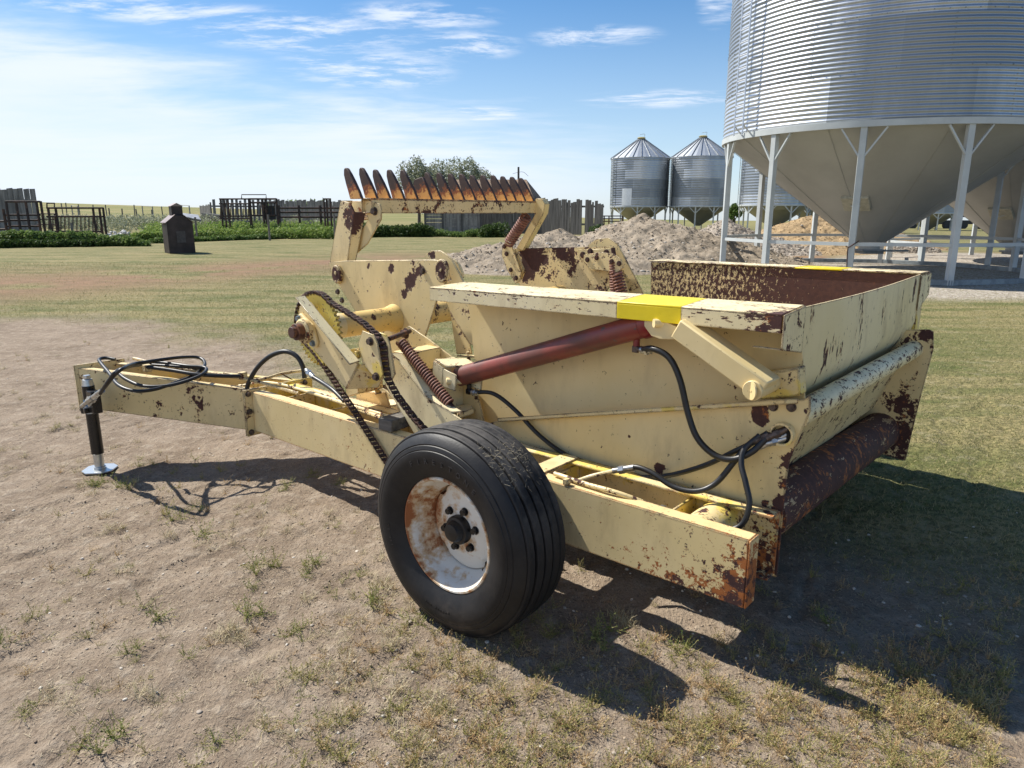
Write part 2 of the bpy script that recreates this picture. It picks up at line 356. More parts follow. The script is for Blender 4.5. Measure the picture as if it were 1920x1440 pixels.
# pipes lying along the tongue and into the frame
m = MB(); m.tube(Ys(.30, (478, 702))[:0] + [Z(250, 672, .66), Z(330, 690, .635), Z(420, 704, .60), Z(480, 715, .57), Z(560, 738, .535)], .011, 8); m.build('hydraulic_pipe', M['worn'], RP)
m = MB(); m.tube([Z(590, 733, .53), Z(640, 755, .525), Z(700, 778, .522), Z(757, 800, .52)], .013, 8); m.build('hydraulic_pipe', paint(.57, 14, .4, (), 0), RP)
m = MB(); m.tube([Z(420, 700, .60), Z(480, 712, .575), Z(530, 700, .60), Z(575, 694, .61)], .010, 8); m.build('hydraulic_pipe', M['worn'], RP)
m = MB(); m.tube([(-2.5, .50, .50), (-2.25, .62, .535), (-1.4, .60, .535), (-1.0, .60, .535)], .010, 8); m.build('hydraulic_pipe', paint(.60, 14, .4, (), 0), RP)
m = MB(); m.prism([Z(538, 708, .58), Z(524, 700, .62), Z(546, 712, .535)], (0.006, .012, 0)); m.build('pointed_tab', M['rust'], RP)
for q in ((276, 690, .655), (455, 704, .60)):
    c = Z(*q); m = MB(); m.box(c - .022, c + .022); m.build('pipe_clamp', M['worn'], RP, .003)

# ---- parking jack
JK = EP('parking_jack', None); jx, jy = -3.0, -.222
m = MB(); m.cyl((jx, jy, .115), (jx, jy, .56), .036, n=28); jt = m.build('jack_tube', M['black'], JK, .002)
m = MB(); m.cyl((jx, jy, .02), (jx, jy, .115), .029, n=24); m.build('jack_leg', M['galv'], JK)
m = MB(); m.prism([(jx + .085 * cos(a) * (1.25 if abs(cos(a)) > .5 else 1), jy + .085 * sin(a) * (1.25 if abs(sin(a)) > .5 else 1), .006) for a in [radians(22.5 + 45 * i) for i in range(8)]], (0, 0, .008))
m.cyl((jx, jy, .013), (jx, jy, .03), .036, n=20); m.build('foot_plate', M['galv'], JK, .002)
m = MB(); m.cyl((jx, jy, .555), (jx, jy, .60), .034, .028, n=20); m.cyl((jx, jy, .60), (jx, jy, .625), .022, n=6); m.build('jack_cap', M['galv'], JK, .002)
m = MB(); m.cyl((jx, jy, .435), (jx, jy, .47), .0367, n=28); m.build('label_band', simple('blue_label', (.03, .22, .50), .4), JK)
m = MB(); m.cyl((jx, jy, .385), (jx, jy, .433), .0367, n=28); m.build('label_band', simple('white_label', (.72, .74, .74), .4), JK)
m = MB(); m.box((jx + .035, jy - .03, .40), (jx + .12, jy + .025, .54)); m.box((jx + .02, jy - .055, .395), (jx + .05, jy + .03, .43)); m.build('jack_bracket', M['black'], JK, .004)
m = MB(); m.cyl((jx + .075, jy - .031, .475), (jx + .075, jy - .037, .475), .032, n=20); m.build('bracket_hole', M['galv'], JK)
m = MB(); m.cyl((jx - .07, jy - .03, .40), (jx + .02, jy - .02, .40), .017, n=12); m.cyl((jx - .02, jy - .035, .385), (jx - .02, jy - .035, .425), .02, n=12); m.build('handle_socket', M['black'], JK, .002)

# ---- hoses at the hitch
def hose(pts, r=.0105, name='hydraulic_hose', mat=None, ends=(), par=RP):
    mm = MB(); mm.tube(pts, r, 12, 7); h = mm.build(name, mat or M['hose'], par)
    for a, b, rr in ends:
        e = MB(); a = np.array(a); b = np.array(b); d = b - a
        e.cyl(a, a + d * .45, rr, n=14); e.cyl(a + d * .45, a + d * .7, rr * 1.25, n=6); e.cyl(a + d * .7, b, rr * .8, n=12); e.build('hose_fitting', M['steel'], h)
    return h
ya = -.24
def H(u, v, z): return Z(u, v, z)
c1 = [Y(196, 727, -.27), Y(215, 703, -.25), Y(232, 690, -.2), H(252, 682, .70), H(290, 676, .70), H(340, 670, .69), H(374, 671, .67), H(384, 684, .645), H(366, 702, .62), H(330, 717, .60), H(290, 730, .59), H(252, 733, .60), H(222, 722, .62), H(205, 700, .65), H(190, 682, .68), H(186, 674, .69), H(198, 671, .69), H(216, 674, .68)]
hose(c1, .0105, ends=[(Y(192, 732, -.275), Y(153, 762, -.29), .015)])
c2 = [Y(188, 738, -.29), Y(205, 712, -.27), Y(222, 694, -.22), H(262, 684, .675), H(300, 680, .67), H(350, 686, .66), H(386, 690, .65), H(374, 705, .63), H(320, 722, .60), H(270, 724, .60), H(238, 712, .62), H(222, 700, .64)]
hose(c2, .0105, ends=[(Y(184, 736, -.26), Y(168, 758, -.27), .015)])
hose([H(275, 688, .665), H(320, 694, .65), H(370, 702, .63), H(420, 705, .61), H(453, 705, .60)], .012)
hose([H(285, 684, .66), H(330, 687, .655), H(372, 691, .64), H(386, 693, .64)], .009)
hose([Y(463, 733, .46), Y(466, 718, .47), Y(482, 690, .50), Y(506, 668, .54), Y(534, 659, .58), Y(556, 668, .61), Y(568, 688, .62), Y(571, 709, .62)], .0145, 'return_hose', ends=[(Y(464, 728, .47), Y(466, 735, .46), .012)])
h = hose([Y(587, 707, .56), Y(605, 718, .55), Y(625, 732, .52), Y(645, 752, .50)], .012, ends=[(Y(588, 708, .56), Y(574, 694, .57), .016)])

# ---- wheel
WH = EP('wheel', None); WH.location = (.045, -.07, -.012); wx, wz, R = -0.075, .412, .432
c = (wx, 0, wz)
def rib(y0, y1, r): return [(y0, r - .010), (y0 + .004, r), (y1 - .004, r), (y1, r - .010)]
prof = [(.052, .226), (.035, .234), (.022, .254), (.006, .290), (.000, .325), (.004, .341), (.0065, .343), (.006, .347), (.011, .360), (.0145, .362), (.014, .367), (.027, .388), (.042, .400)]
for a, b, r in ((.044, .082, .410), (.088, .128, .415), (.134, .174, .416), (.180, .218, .415), (.224, .260, .410)): prof += [(a, r - .024), (a + .001, r - .004), (a + .005, r), (b - .006, r), (b - .002, r - .004), (b - .001, r - .024)]
prof += [(.268, .396), (.288, .372), (.302, .330), (.298, .290), (.284, .245), (.276, .226)]
def tyre_mat():
    m, t, b = new_mat('tyre_rubber'); co = t.node('ShaderNodeTexCoord').outputs['Object']
    n = t.noise(co, 7, 7, 0.65); f = t.noise(co, 40, 6, 0.65)
    se = t.node('ShaderNodeSeparateXYZ', {0: co}); rx = t.m('SUBTRACT', se.outputs[0], wx); rz = t.m('SUBTRACT', se.outputs[2], wz)
    r = t.m('SQRT', t.m('ADD', t.m('MULTIPLY', rx, rx), t.m('MULTIPLY', rz, rz)))
    tread = t.m('MULTIPLY', t.ss(r, .395, .408), t.ss(se.outputs[1], .035, .06))
    dust = t.m('MULTIPLY', t.ss(t.m('ADD', n, t.m('MULTIPLY', f, .4)), .50, .88), t.m('ADD', .10, t.m('MULTIPLY', t.m('MULTIPLY', tread, t.ss(se.outputs[2], .35, .75)), .75)))
    c_ = t.mix(dust, (0.0085, 0.0088, 0.0105), (0.105, 0.095, 0.084))
    low = t.m('MULTIPLY', t.ss(se.outputs[2], .20, .0), t.ss(n, .4, .7))
    c_ = t.mix(t.m('MULTIPLY', low, .5), c_, (0.16, 0.12, 0.085))
    plug(t, b, Base_Color=c_, Roughness=t.m('ADD', .38, t.m('MULTIPLY', t.m('ADD', tread, n), .22))); b.inputs['Specular IOR Level'].default_value = .32
    hgt = t.m('ADD', f, t.m('MULTIPLY', t.noise(co, 130, 3, .6), .5)); bump(t, b, hgt, .0012, .6); return m
MT = tyre_mat()
m = MB(); m.lathe(prof, c, (0, 1, 0), 120, closed=True); ty = m.build('tyre', MT, WH, smooth=28)
# moulded lettering on the sidewall
def lettering(txt, r, a0, size, y, flip=False, mat=None, par=None, name='moulded_lettering', span=None):
    mb = MB(); adv = size * .80 / r if span is None else span / max(1, len(txt) - 1)
    for i, ch in enumerate(txt):
        if ch == ' ': continue
        cu = bpy.data.curves.new('t', 'FONT'); cu.body = ch; cu.size = size; cu.extrude = .0008; cu.align_x = 'CENTER'; cu.resolution_u = 2
        o = bpy.data.objects.new('t', cu); COL.objects.link(o); me = o.to_mesh()
        a = a0 + (i * adv if not flip else -i * adv)
        for_v = []
        for v in me.vertices:
            tx, tz = v.co.x, v.co.y
            # a measured clockwise from the top seen from outside (toward +X is clockwise)
            rad = np.array([sin(a), 0, cos(a)]); tan_ = np.array([cos(a), 0, -sin(a)])
            if flip: p = np.array([wx, 0, wz]) + rad * (r - tz) - tan_ * tx
            else: p = np.array([wx, 0, wz]) + rad * (r + tz) + tan_ * tx
            for_v.append((p[0], y - v.co.z, p[2]))
        mb.add(for_v, [tuple(p.vertices) for p in me.polygons]); o.to_mesh_clear(); bpy.data.objects.remove(o); bpy.data.curves.remove(cu)
    return mb.build(name, mat, par, smooth=0)
lettering('FIRESTONE', .292, radians(-28), .032, .002, mat=simple('lettering_highlight_rubber', (.035, .036, .040), .30), par=ty, span=radians(66))  # paler letter colour paints in the faint highlights on the brand name
lettering('11L-16', .292, radians(-112), .020, .0035, mat=MT, par=ty)
lettering('gum dipped', .308, radians(196), .018, .003, flip=True, mat=MT, par=ty)
def rim_mat():
    m, t, b = new_mat('white_rim_paint'); co = t.node('ShaderNodeTexCoord').outputs['Object']
    n = t.noise(t.mapping(co, (1, 1, 1)), 9, 8, .65, .3); f = t.noise(co, 38, 6, .65)
    se = t.node('ShaderNodeSeparateXYZ', {0: co}); rx = t.m('SUBTRACT', se.outputs[0], wx); rz = t.m('SUBTRACT', se.outputs[2], wz)
    r = t.m('SQRT', t.m('ADD', t.m('MULTIPLY', rx, rx), t.m('MULTIPLY', rz, rz)))
    lip = t.m('MULTIPLY', t.ss(r, .205, .228), .10)
    low = t.m('MULTIPLY', t.ss(rx, .02, -.18), .13)
    hub = t.m('MULTIPLY', t.ss(t.m('ABSOLUTE', t.m('SUBTRACT', r, .085)), .03, .005), .07)
    fl = t.m('ADD', t.m('ADD', t.m('MULTIPLY', n, .7), t.m('MULTIPLY', f, .3)), t.m('ADD', lip, t.m('ADD', low, hub)))
    c_ = t.mix(t.ss(fl, .52, .64), (.72, .69, .62), (.55, .38, .22)); c_ = t.mix(t.ss(fl, .62, .70), c_, (.30, .105, .035))
    plug(t, b, Base_Color=c_, Roughness=t.ss(fl, .5, .66, .42, .85)); bump(t, b, fl, .0012, .5); return m
MR = rim_mat()
m = MB(); m.lathe([(.052, .228), (.040, .233), (.034, .229), (.034, .222), (.046, .216), (.056, .206), (.085, .201), (.105, .196), (.125, .178), (.195, .174), (.235, .198), (.276, .226), (.272, .232), (.235, .204), (.200, .180), (.128, .184), (.108, .202), (.088, .207), (.060, .212)], c, (0, 1, 0), 72, closed=True)
m.build('rim', MR, WH, smooth=40)
m = MB()
disc = []
for i in range(72):
    a = 2 * pi * i / 72; r = .172
    if abs(math.degrees(a) % 90 - 45) < 9: r = .158
    disc.append((a, r))
V_ = []; 
for yy, rr in ((.150, None), (.134, .145), (.132, .118), (.122, .104), (.122, .02)):
    V_ += [(wx + (rr or r_) * cos(a), yy, wz + (rr or r_) * sin(a)) for a, r_ in disc]
m.add(V_, [(j * 72 + i, j * 72 + (i + 1) % 72, (j + 1) * 72 + (i + 1) % 72, (j + 1) * 72 + i) for j in range(4) for i in range(72)])
m.build('wheel_disc', MR, WH, smooth=40)
m = MB(); m.lathe([(.13, .058), (.100, .058), (.093, .054), (.091, .044), (.080, .041), (.066, .034), (.062, .018), (.061, .001)], c, (0, 1, 0), 40); m.build('hub_cap', simple('black_grease_cap', (.012, .013, .015), .35, var=.4, scale=20), WH, smooth=35)
for i in range(6):
    a = radians(12 + 60 * i); m = MB(); m.bolt((wx + .083 * cos(a), .124, wz + .083 * sin(a)), (0, -1, 0), .0125, .022); m.build('wheel_nut', M['black'], WH)
m = MB(); m.cyl((wx + .11, .13, wz - .14), (wx + .15, .105, wz - .15), .006, n=10); m.build('valve_stem', M['boltm'], WH)
m = MB(); m.cyl((wx, .10, wz), (wx, .77, wz - .02), .036, n=20); m.build('axle', M['rust'], WH); m = MB(); m.cyl((wx, .27, wz), (wx, .48, wz), .15, n=40); m.build('brake_drum', M['rust'], WH); m = MB(); m.lathe([(.492, .04), (.492, .145), (.506, .145), (.506, .04)], c, (0, 1, 0), 60, closed=True); m.build('hub_sprocket', M['rusty'], WH)

# ---- hopper (bucket)
HP = EP('hopper', None)
yn, yf, xf, xr, zt = .875, 2.80, -.80, .925, 1.262
sid = paint(0.70, 9, 0.2, ((0.66, .8, .87, .09, .28), (-.72, .87, 1.0, .1, .06)), 0.6, yellow=0.12)
wear = paint(0.495, 50, 0.10, ((0.75, 2.8, 1.10, .75, .16), (0.1, 2.8, 1.05, .5, .05), (0.9, 1.6, 1.2, .3, .05)), 0.3, stretch=(1, 1, .6))
m = MB(); m.prism([Y(878, 565, yn), Y(886, 640, yn), Y(904, 800, yn), Y(1512, 800, yn), (xr - .01, yn, zt - .02), (xr - .01, yn, zt - .02)][:5] + [(-.72, yn, zt - .005)], (0, .008, 0))
nw = m.build('near_wall', paint(0.745, 8, 0.2, (), .4, dirt=.25), HP)
m = MB(); m.prism([(xf, yf, zt - .002), (xf + .03, yf, .55), (xr - .01, yf, .55), (xr - .01, yf, zt - .002)], (0, .008, 0)); m.build('far_wall', wear, HP)
# rear wall with a crease and a slightly sagging rim
def rearwall(off):
    ys = np.linspace(yn + .001, yf, 15); rows = []
    for yy in ys:
        k = (yy - yn) / (yf - yn); sag = -.012 * sin(pi * k)
        rows.append([(xr + off, yy, zt + .005 + sag), (xr + off, yy, 1.0), (xr - .02 + off, yy, .93), (xr - .17 + off, yy, .68), (xr - .35 + off, yy, .45)])
    return rows
A, B_ = rearwall(0), rearwall(-.008); m = MB(); vs = [p for r in A for p in r] + [p for r in B_ for p in r]; n5 = 15 * 5; fs = []
for i in range(14):
    for j in range(4):
        q = (i * 5 + j, (i + 1) * 5 + j, (i + 1) * 5 + j + 1, i * 5 + j + 1); fs += [q, tuple(n5 + k for k in q[::-1])]
    fs += [(i * 5, i * 5 + n5, (i + 1) * 5 + n5, (i + 1) * 5)]
for j in range(4): fs += [(j, j + 1, j + 1 + n5, j + n5), (70 + j, 70 + j + 1, 71 + j + n5, 70 + j + n5)]
m.add(vs, fs); m.build('rear_wall', paint(0.695, 10, 0.35, ((.93, 1.85, 1.29, .9, .035), (.93, 2.75, 1.15, .22, .12), (.93, 2.7, .8, .25, .14), (.93, 1.0, 1.2, .12, .05)), .9, base=CREAM2, stretch=(1, 1, .35)), HP, smooth=20)
m = MB(); m.prism([(xf, yn + .01, .50), (xr - .3, yn + .01, .46), (xr - .3, yf, .46), (xf, yf, .50)], (0, 0, .01)); m.build('hopper_floor', wear, HP)
# turned-out rims
rimm = paint(0.625, 24, 0.35, ((.9, .66, 1.22, .13, .16), (0, .80, 1.27, .01, 0.0)), .6, base=CREAM2, stretch=(.45, 1, 1))
RN0, RX0, RX1 = .668, -.835, .925
m = MB()
for a, b in ((RX0, .02), (.30, RX1)):
    m.box((a, RN0, 1.178), (b, RN0 + .008, 1.252)) if False else None
def rimseg(a, b, mat, name):
    mm = MB()
    za = 1.243 + (a - RX0) * .012; zb = 1.243 + (b - RX0) * .012
    ia, ib2 = max(a, RX0 + .035 if a == RX0 else a), b
    top = [(a, RN0, za), (b, RN0, zb), (b, yn + .006, zb + .012), (ia, yn + .006, za + .012)]
    mm.prism(top, (0, 0, -.008))
    mm.prism([(a, RN0, za - .0075), (b, RN0, zb - .0075), (b, RN0, zb - .068), (a, RN0, za - .068)], (0, .008, 0))
    mm.prism([(a, RN0 + .008, za - .068), (b, RN0 + .008, zb - .068), (b, RN0 + .05, zb - .068), (a, RN0 + .05, za - .068)], (0, 0, .008))
    return mm.build(name, mat, HP, .0025, seg=2)
nr = rimseg(RX0, .262, rimm, 'near_rim'); rimseg(.262, .545, simple('yellow_band_paint', (.80, .62, .012), .38, var=.1, bmp=.001, bscale=40), 'yellow_paint_band'); rimseg(.545, RX1, rimm, 'near_rim')
m = MB(); m.prism([(xr + .004, RN0, 1.262), (xr + .004, yn, 1.274), (xr + .004, yn, 1.10), (xr + .004, RN0 + .02, 1.135), (xr + .004, RN0, 1.145)], (.006, 0, 0)); m.prism([(xr + .003, RN0 + .01, 1.142), (xr + .003, yn - .06, 1.118), (xr - .10, yn - .06, 1.118), (xr - .10, RN0 + .01, 1.142)], (0, 0, -.006)); m.build('rim_end_plate', paint(.62, 12, .2, (), 1.0, base=CREAM2), HP, .002)
frm = paint(0.57, 24, 0.35, (), .8, base=CREAM2, stretch=(.45, 1, 1))
for a, b, mt, nm in ((xf - .01, .22, frm, 'far_rim'), (.22, .50, simple('yellow_band_paint', (.80, .62, .012), .38, var=.1), 'yellow_paint_band'), (.50, RX1, frm, 'far_rim')):
    m = MB(); m.prism([(a, yf - .008, zt + .002), (b, yf - .008, zt + .004), (b, 3.02, zt), (a, 3.02, zt)], (0, 0, .008)); m.box((a, 3.02, zt - .07), (b, 3.028, zt + .008)); m.build(nm, mt, HP, .002)
m = MB(); m.prism([(xr + .004, yf - .03, zt), (xr + .004, 3.028, zt), (xr + .004, 3.028, zt - .13), (xr + .004, yf - .03, zt - .2)], (.006, 0, 0)); m.build('rim_end_plate', paint(.60, 12, .2, (), 1.0, base=CREAM2), HP, .002)
m = MB(); m.box((.80, 2.79, .93), (.93, 2.90, 1.10)); m.build('hinge_lug', paint(.62, 12, .2, (), .8, yellow=1.6), HP, .003)
# body side plates
pl_near = Ys(.80, (890, 800), (952, 785), (1506, 749), (1518, 742), (1519, 772), (1505, 804), (1480, 863), (1474, 897), (1455, 1083), (1300, 1040), (900, 905))
spots = tuple((float(Y(u, v, .8)[0]), .8, float(Y(u, v, .8)[2]), r, k) for u, v, r, k in ((1428, 772, .055, .30), (1425, 790, .045, .25), (1238, 878, .036, .30), (1430, 915, .035, .12), (1435, 945, .03, .16), (1180, 818, .014, .3), (1260, 828, .01, .2), (920, 795, .03, .25), (905, 770, .04, .28), (1465, 1000, .22, .09), (1478, 868, .07, .26), (1474, 905, .05, .26), (1468, 950, .05, .26), (1461, 1010, .06, .26), (1458, 1060, .07, .26)))
m = MB(); m.prism(pl_near, (0, .012, 0)); m.build('side_plate', paint(0.715, 9, 0.35, spots, 1.0, yellow=0.3), RP, .002)
rid = Ys(.80, (952, 783), (1498, 747)); m = MB(); m.prism([rid[0], rid[1], rid[1] - AY * .052, rid[0] - AY * .052], (0, 0, -.020)); m.build('side_ledge', paint(0.67, 12, .3, (), 1.0, yellow=.8), RP, .002)
for q in ((1450, 762), (1484, 763)): m = MB(); m.bolt(Y(*q, .799), (0, -1, 0), .014, .014); m.build('bolt', M['boltm'], RP)
pf = Ys(2.65, (1742, 618), (1750, 622), (1750, 655), (1722, 760), (1697, 864), (1560, 826), (1540, 620)); m = MB(); m.prism(pf, (0, .012, 0))
sf = tuple((float(Y(u, v, 2.65)[0]), 2.65, float(Y(u, v, 2.65)[2]), r, k) for u, v, r, k in ((1692, 752, .13, .20), (1688, 815, .17, .17), (1655, 845, .2, .14), (1700, 640, .07, .14), (1735, 625, .07, .16)))
m.build('side_plate', paint(0.675, 12, 0.35, sf, 1.0, yellow=.2), RP, .002)
m = MB(); m.cyl((.955, .812, .875), (.965, 2.65, .862), .048, n=28); m.build('guard_pipe', paint(0.585, 30, 0.15, (), 0, base=CREAM2, stretch=(1, .5, 1)), RP)
m = MB(); m.cyl((.850, .812, .455), (.845, 2.65, .362), .108, n=40); m.build('lower_cross_tube', paint(0.50, 34, 0.42, ((.97, 1.9, .30, 1.5, .07), (.96, 1.7, .22, .9, .07)), 0, base=(.36, .25, .13), stretch=(1, .25, 1)), RP)
m = MB(); m.prism([(.93, .813, .83), (.93, 2.649, .83), (.80, 2.649, .50), (.80, .813, .50)], (-.008, 0, .004)); m.build('rear_apron', paint(0.62, 18, 0.3, ((.85, 1.0, .6, .5, .06),), 0, stretch=(1, .5, 1)), RP)
m = MB(); m.box((-.75, .813, .30), (.74, 2.649, .312)); m.build('belly_plate', M['rusty'], RP)
m = MB(); m.box((-.3, .813, .312), (.70, 2.649, .33)); m.box((.66, .82, .31), (.68, 2.64, .52)); m.build('bulkhead', M['rusty'], RP)
# pivot lug, dump arm, cylinder
m = MB(); m.prism(Ys(.80, (1425, 700), (1498, 690), (1500, 742), (1425, 750)), (0, .07, 0)); m.build('pivot_block', paint(.62, 14, .2, (), .8, yellow=1.5), HP, .004)
ARM = EP('dump_arm', None, HP)
m = MB(); a0 = Y(1252, 613, .645); a1 = Y(1412, 730, .645); m.beam(a0 + AY * .06, a1 + AY * .06, .12, .078, (0, 0, 1)); m.build('arm_bar', paint(.75, 9, .2, (), .6), ARM, .006, seg=2)
m = MB(); pc = Y(1410, 733, .62); m.cyl(pc, (pc[0], .80, pc[2]), .036, n=28); m.build('pivot_tube', paint(.72, 9, .2, (), .3, yellow=.6), ARM, .002)
m = MB(); m.cyl(pc - AY * .004, pc + AY * .002, .032, n=28); m.cyl(pc - AY * .006, pc, .004, n=8); m.build('pin_end', paint(.78, 9, .2, (), 0), ARM)
for dy in (.0, .105):
    m = MB(); m.prism([p + AY * dy for p in Ys(.675, (1207, 600), (1240, 599), (1286, 622), (1276, 637), (1238, 636), (1221, 630), (1208, 612))], (0, .010, 0)); m.build('clevis_plate', paint(.76, 9, .2, (), .5), ARM, .002)
pin = Y(1232, 606, .67); m = MB(); m.cyl(pin - AY * .014, pin + AY * .125, .017, n=20); m.build('clevis_pin', paint(.76, 9, .2, (), 0), ARM)
CY = EP('dump_cylinder', None)
ca, cb = Y(862, 706, .735), np.array([pin[0] - .045, .735, pin[2] - .008]); dv = (cb - ca) / np.linalg.norm(cb - ca)
m = MB(); m.cyl(ca, cb - dv * .055, .0505, n=40); m.build('cylinder_barrel', M['red'], CY, .003)
m = MB(); m.cyl(cb - dv * .055, cb, .0565, n=40); m.build('cylinder_gland', M['red'], CY, .004)
m = MB(); m.cyl(cb, cb + dv * .001, .046, n=32); m.build('gland_face', simple('wet_oil', (.012, .008, .008), .3), CY)
m = MB(); m.cyl(cb, pin + AY * .065, .02, n=20); m.build('cylinder_rod', M['steel'], CY)
pt = cb - dv * .085 - AZ * .045; m = MB(); m.cyl(pt, pt - AZ * .035, .014, n=14); m.build('port', M['red'], CY)
el = pt - AZ * .045; m = MB(); m.box(el - .014, el + .014); m.cyl(el, el + np.array([.03, -.012, .003]), .011, n=6); m.build('elbow_fitting', M['boltm'], CY, .003)
hs = el + np.array([.035, -.014, .003])
hose([hs, Y(1225, 654, .69), Y(1255, 671, .69), Y(1275, 712, .69), Y(1290, 775, .69), Y(1308, 822, .69), Y(1340, 853, .70), Y(1375, 861, .71), Y(1410, 847, .73), Y(1436, 822, .76)], .0125, ends=[(hs - np.array([.005, 0, 0]), hs + np.array([.045, -.005, .0]), .015)])
pt = ca + dv * .07 - AZ * .05; m = MB(); m.cyl(pt, pt - AZ * .03, .012, n=14); e2 = pt - AZ * .04; m.box(e2 - .014, e2 + .014); m.cyl(e2, e2 + np.array([.03, 0, .002]), .011, n=6); m.build('elbow_fitting', M['black'], CY, .003)
hose([e2 + np.array([.03, 0, 0]), Y(925, 738, .76), Y(965, 768, .775), Y(1010, 815, .775), Y(1060, 852, .775), Y(1120, 876, .77), Y(1190, 893, .765), Y(1250, 892, .76), Y(1320, 873, .755), Y(1380, 845, .75), Y(1420, 826, .755)], .0105, ends=[(e2 + np.array([.02, 0, 0]), e2 + np.array([.06, 0, .0]), .014)])
hose([Y(1172, 879, .66), Y(1195, 876, .66), Y(1225, 888, .66), Y(1262, 912, .66), Y(1305, 921, .67), Y(1342, 906, .70), Y(1378, 864, .73), Y(1402, 836, .75), Y(1440, 812, .77)], .0115, ends=[(Y(1190, 877, .66), Y(1150, 883, .66), .015)])
hose([Y(1245, 957, .56), Y(1275, 968, .57), Y(1320, 988, .58), Y(1362, 994, .60), Y(1392, 982, .62), Y(1405, 945, .64), Y(1398, 905, .66), Y(1390, 870, .69), Y(1396, 842, .72), Y(1425, 816, .755)], .0110, ends=[(Y(1262, 962, .565), Y(1228, 950, .56), .014)])
m = MB(); m.tube([Y(1152, 883, .66), Y(1110, 893, .65), Y(1075, 905, .60)], .010, 10); m.build('hydraulic_pipe', MP, RP)
m = MB(); m.tube([Z(1040, 888, .525), Z(1100, 908, .525), Z(1160, 925, .525), Y(1230, 951, .56)], .010, 10); m.build('hydraulic_pipe', paint(.56, 16, .3, (), 0), RP)
m = MB(); m.tube([Y(975, 838, .74), Y(1080, 865, .77), Y(1280, 925, .77), Y(1445, 965, .77)], .009, 8); m.build('hydraulic_pipe', paint(.65, 14, .4, (), 0), RP)
m = MB(); q = Z(1062, 903, .525); m.box(q - .012, q + .014); m.build('pipe_clamp', M['worn'], RP, .003)
# collar with the bulkhead fittings
cc = Y(1470, 812, .80); m = MB(); m.lathe([(-.03, .036), (-.03, .044), (.02, .044), (.02, .036)], cc, (0, 1, 0), 32, closed=True); m.build('pipe_collar', paint(.70, 9, .3, (), .6, yellow=.8), RP)
m = MB(); m.cyl(cc + AY * .002 - AY * .004, cc + AY * .004, .036, n=24); m.build('collar_shade_disc', simple('painted_hollow_shade', (.012, .010, .009), .9), RP)  # near-black disc, its colour stands in for shade inside the collar
for q0, q1, y0 in (((1484, 800), (1437, 822), .76), ((1480, 820), (1436, 832), .765), ((1470, 806), (1412, 828), .74), ((1482, 812), (1425, 838), .77)):
    a = Y(*q0, .80); b = Y(*q1, y0); d = b - a; m = MB(); m.cyl(a, a + d * .5, .012, n=14); m.cyl(a + d * .5, a + d * .72, .016, n=6); m.cyl(a + d * .72, b, .0125, n=14); m.build('hydraulic_coupling', random.choice([M['steel'], M['boltm'], M['steel']]), RP)

# ---- reel: two triangular end plates on a pipe, three sprung bats
RL = EP('reel', None); rc = np.array([-1.46, 0, .995])
tri = Ys(.96, (616, 492), (645, 489), (812, 487), (830, 489), (838, 500), (836, 530), (818, 565), (786, 665), (768, 735), (757, 748), (744, 738), (664, 580), (622, 515))
sp = tuple((float(Y(u, v, .96)[0]), .96, float(Y(u, v, .96)[2]), r, k) for u, v, r, k in ((778, 512, .13, .19), (733, 502, .045, .26), (690, 500, .03, .26), (757, 550, .035, .18), (806, 602, .05, .22), (765, 538, .08, .18), (634, 530, .05, .16), (838, 520, .08, .10)))
m = MB(); m.prism(tri, (0, .012, 0)); m.build('end_plate', paint(.705, 9, .12, sp, .9), RL, .002)
fy = 2.62
trf = [np.array([p[0] - .0, 0, p[2]]) for p in Ys(fy, (962, 466), (1052, 464), (1148, 462), (1153, 478), (1146, 530), (1120, 580), (1080, 660), (1060, 640), (1000, 575), (965, 520))]
spf = tuple((float(Y(u, v, fy)[0]), fy, float(Y(u, v, fy)[2]), r, k) for u, v, r, k in ((1000, 482, .17, .27), (1060, 468, .14, .25), (985, 512, .11, .24), (1110, 480, .10, .14), (1130, 560, .13, .14), (1075, 510, .10, .10), (1030, 515, .08, .10)))
m = MB(); m.prism([(p[0], fy, p[2]) for p in trf], (0, .012, 0)); m.build('end_plate', paint(.63, 15, .10, spf, 1.0), RL, .002)
m = MB(); m.cyl((rc[0], .56, rc[2]), (rc[0], fy, rc[2]), .068, n=36); m.cyl((rc[0], .90, rc[2]), (rc[0], .958, rc[2]), .068, .085, n=36); m.build('reel_pipe', paint(.64, 13, .25, ((-1.46, 1.3, .99, .25, .05),), 0, base=(.72, .50, .17)), RL)
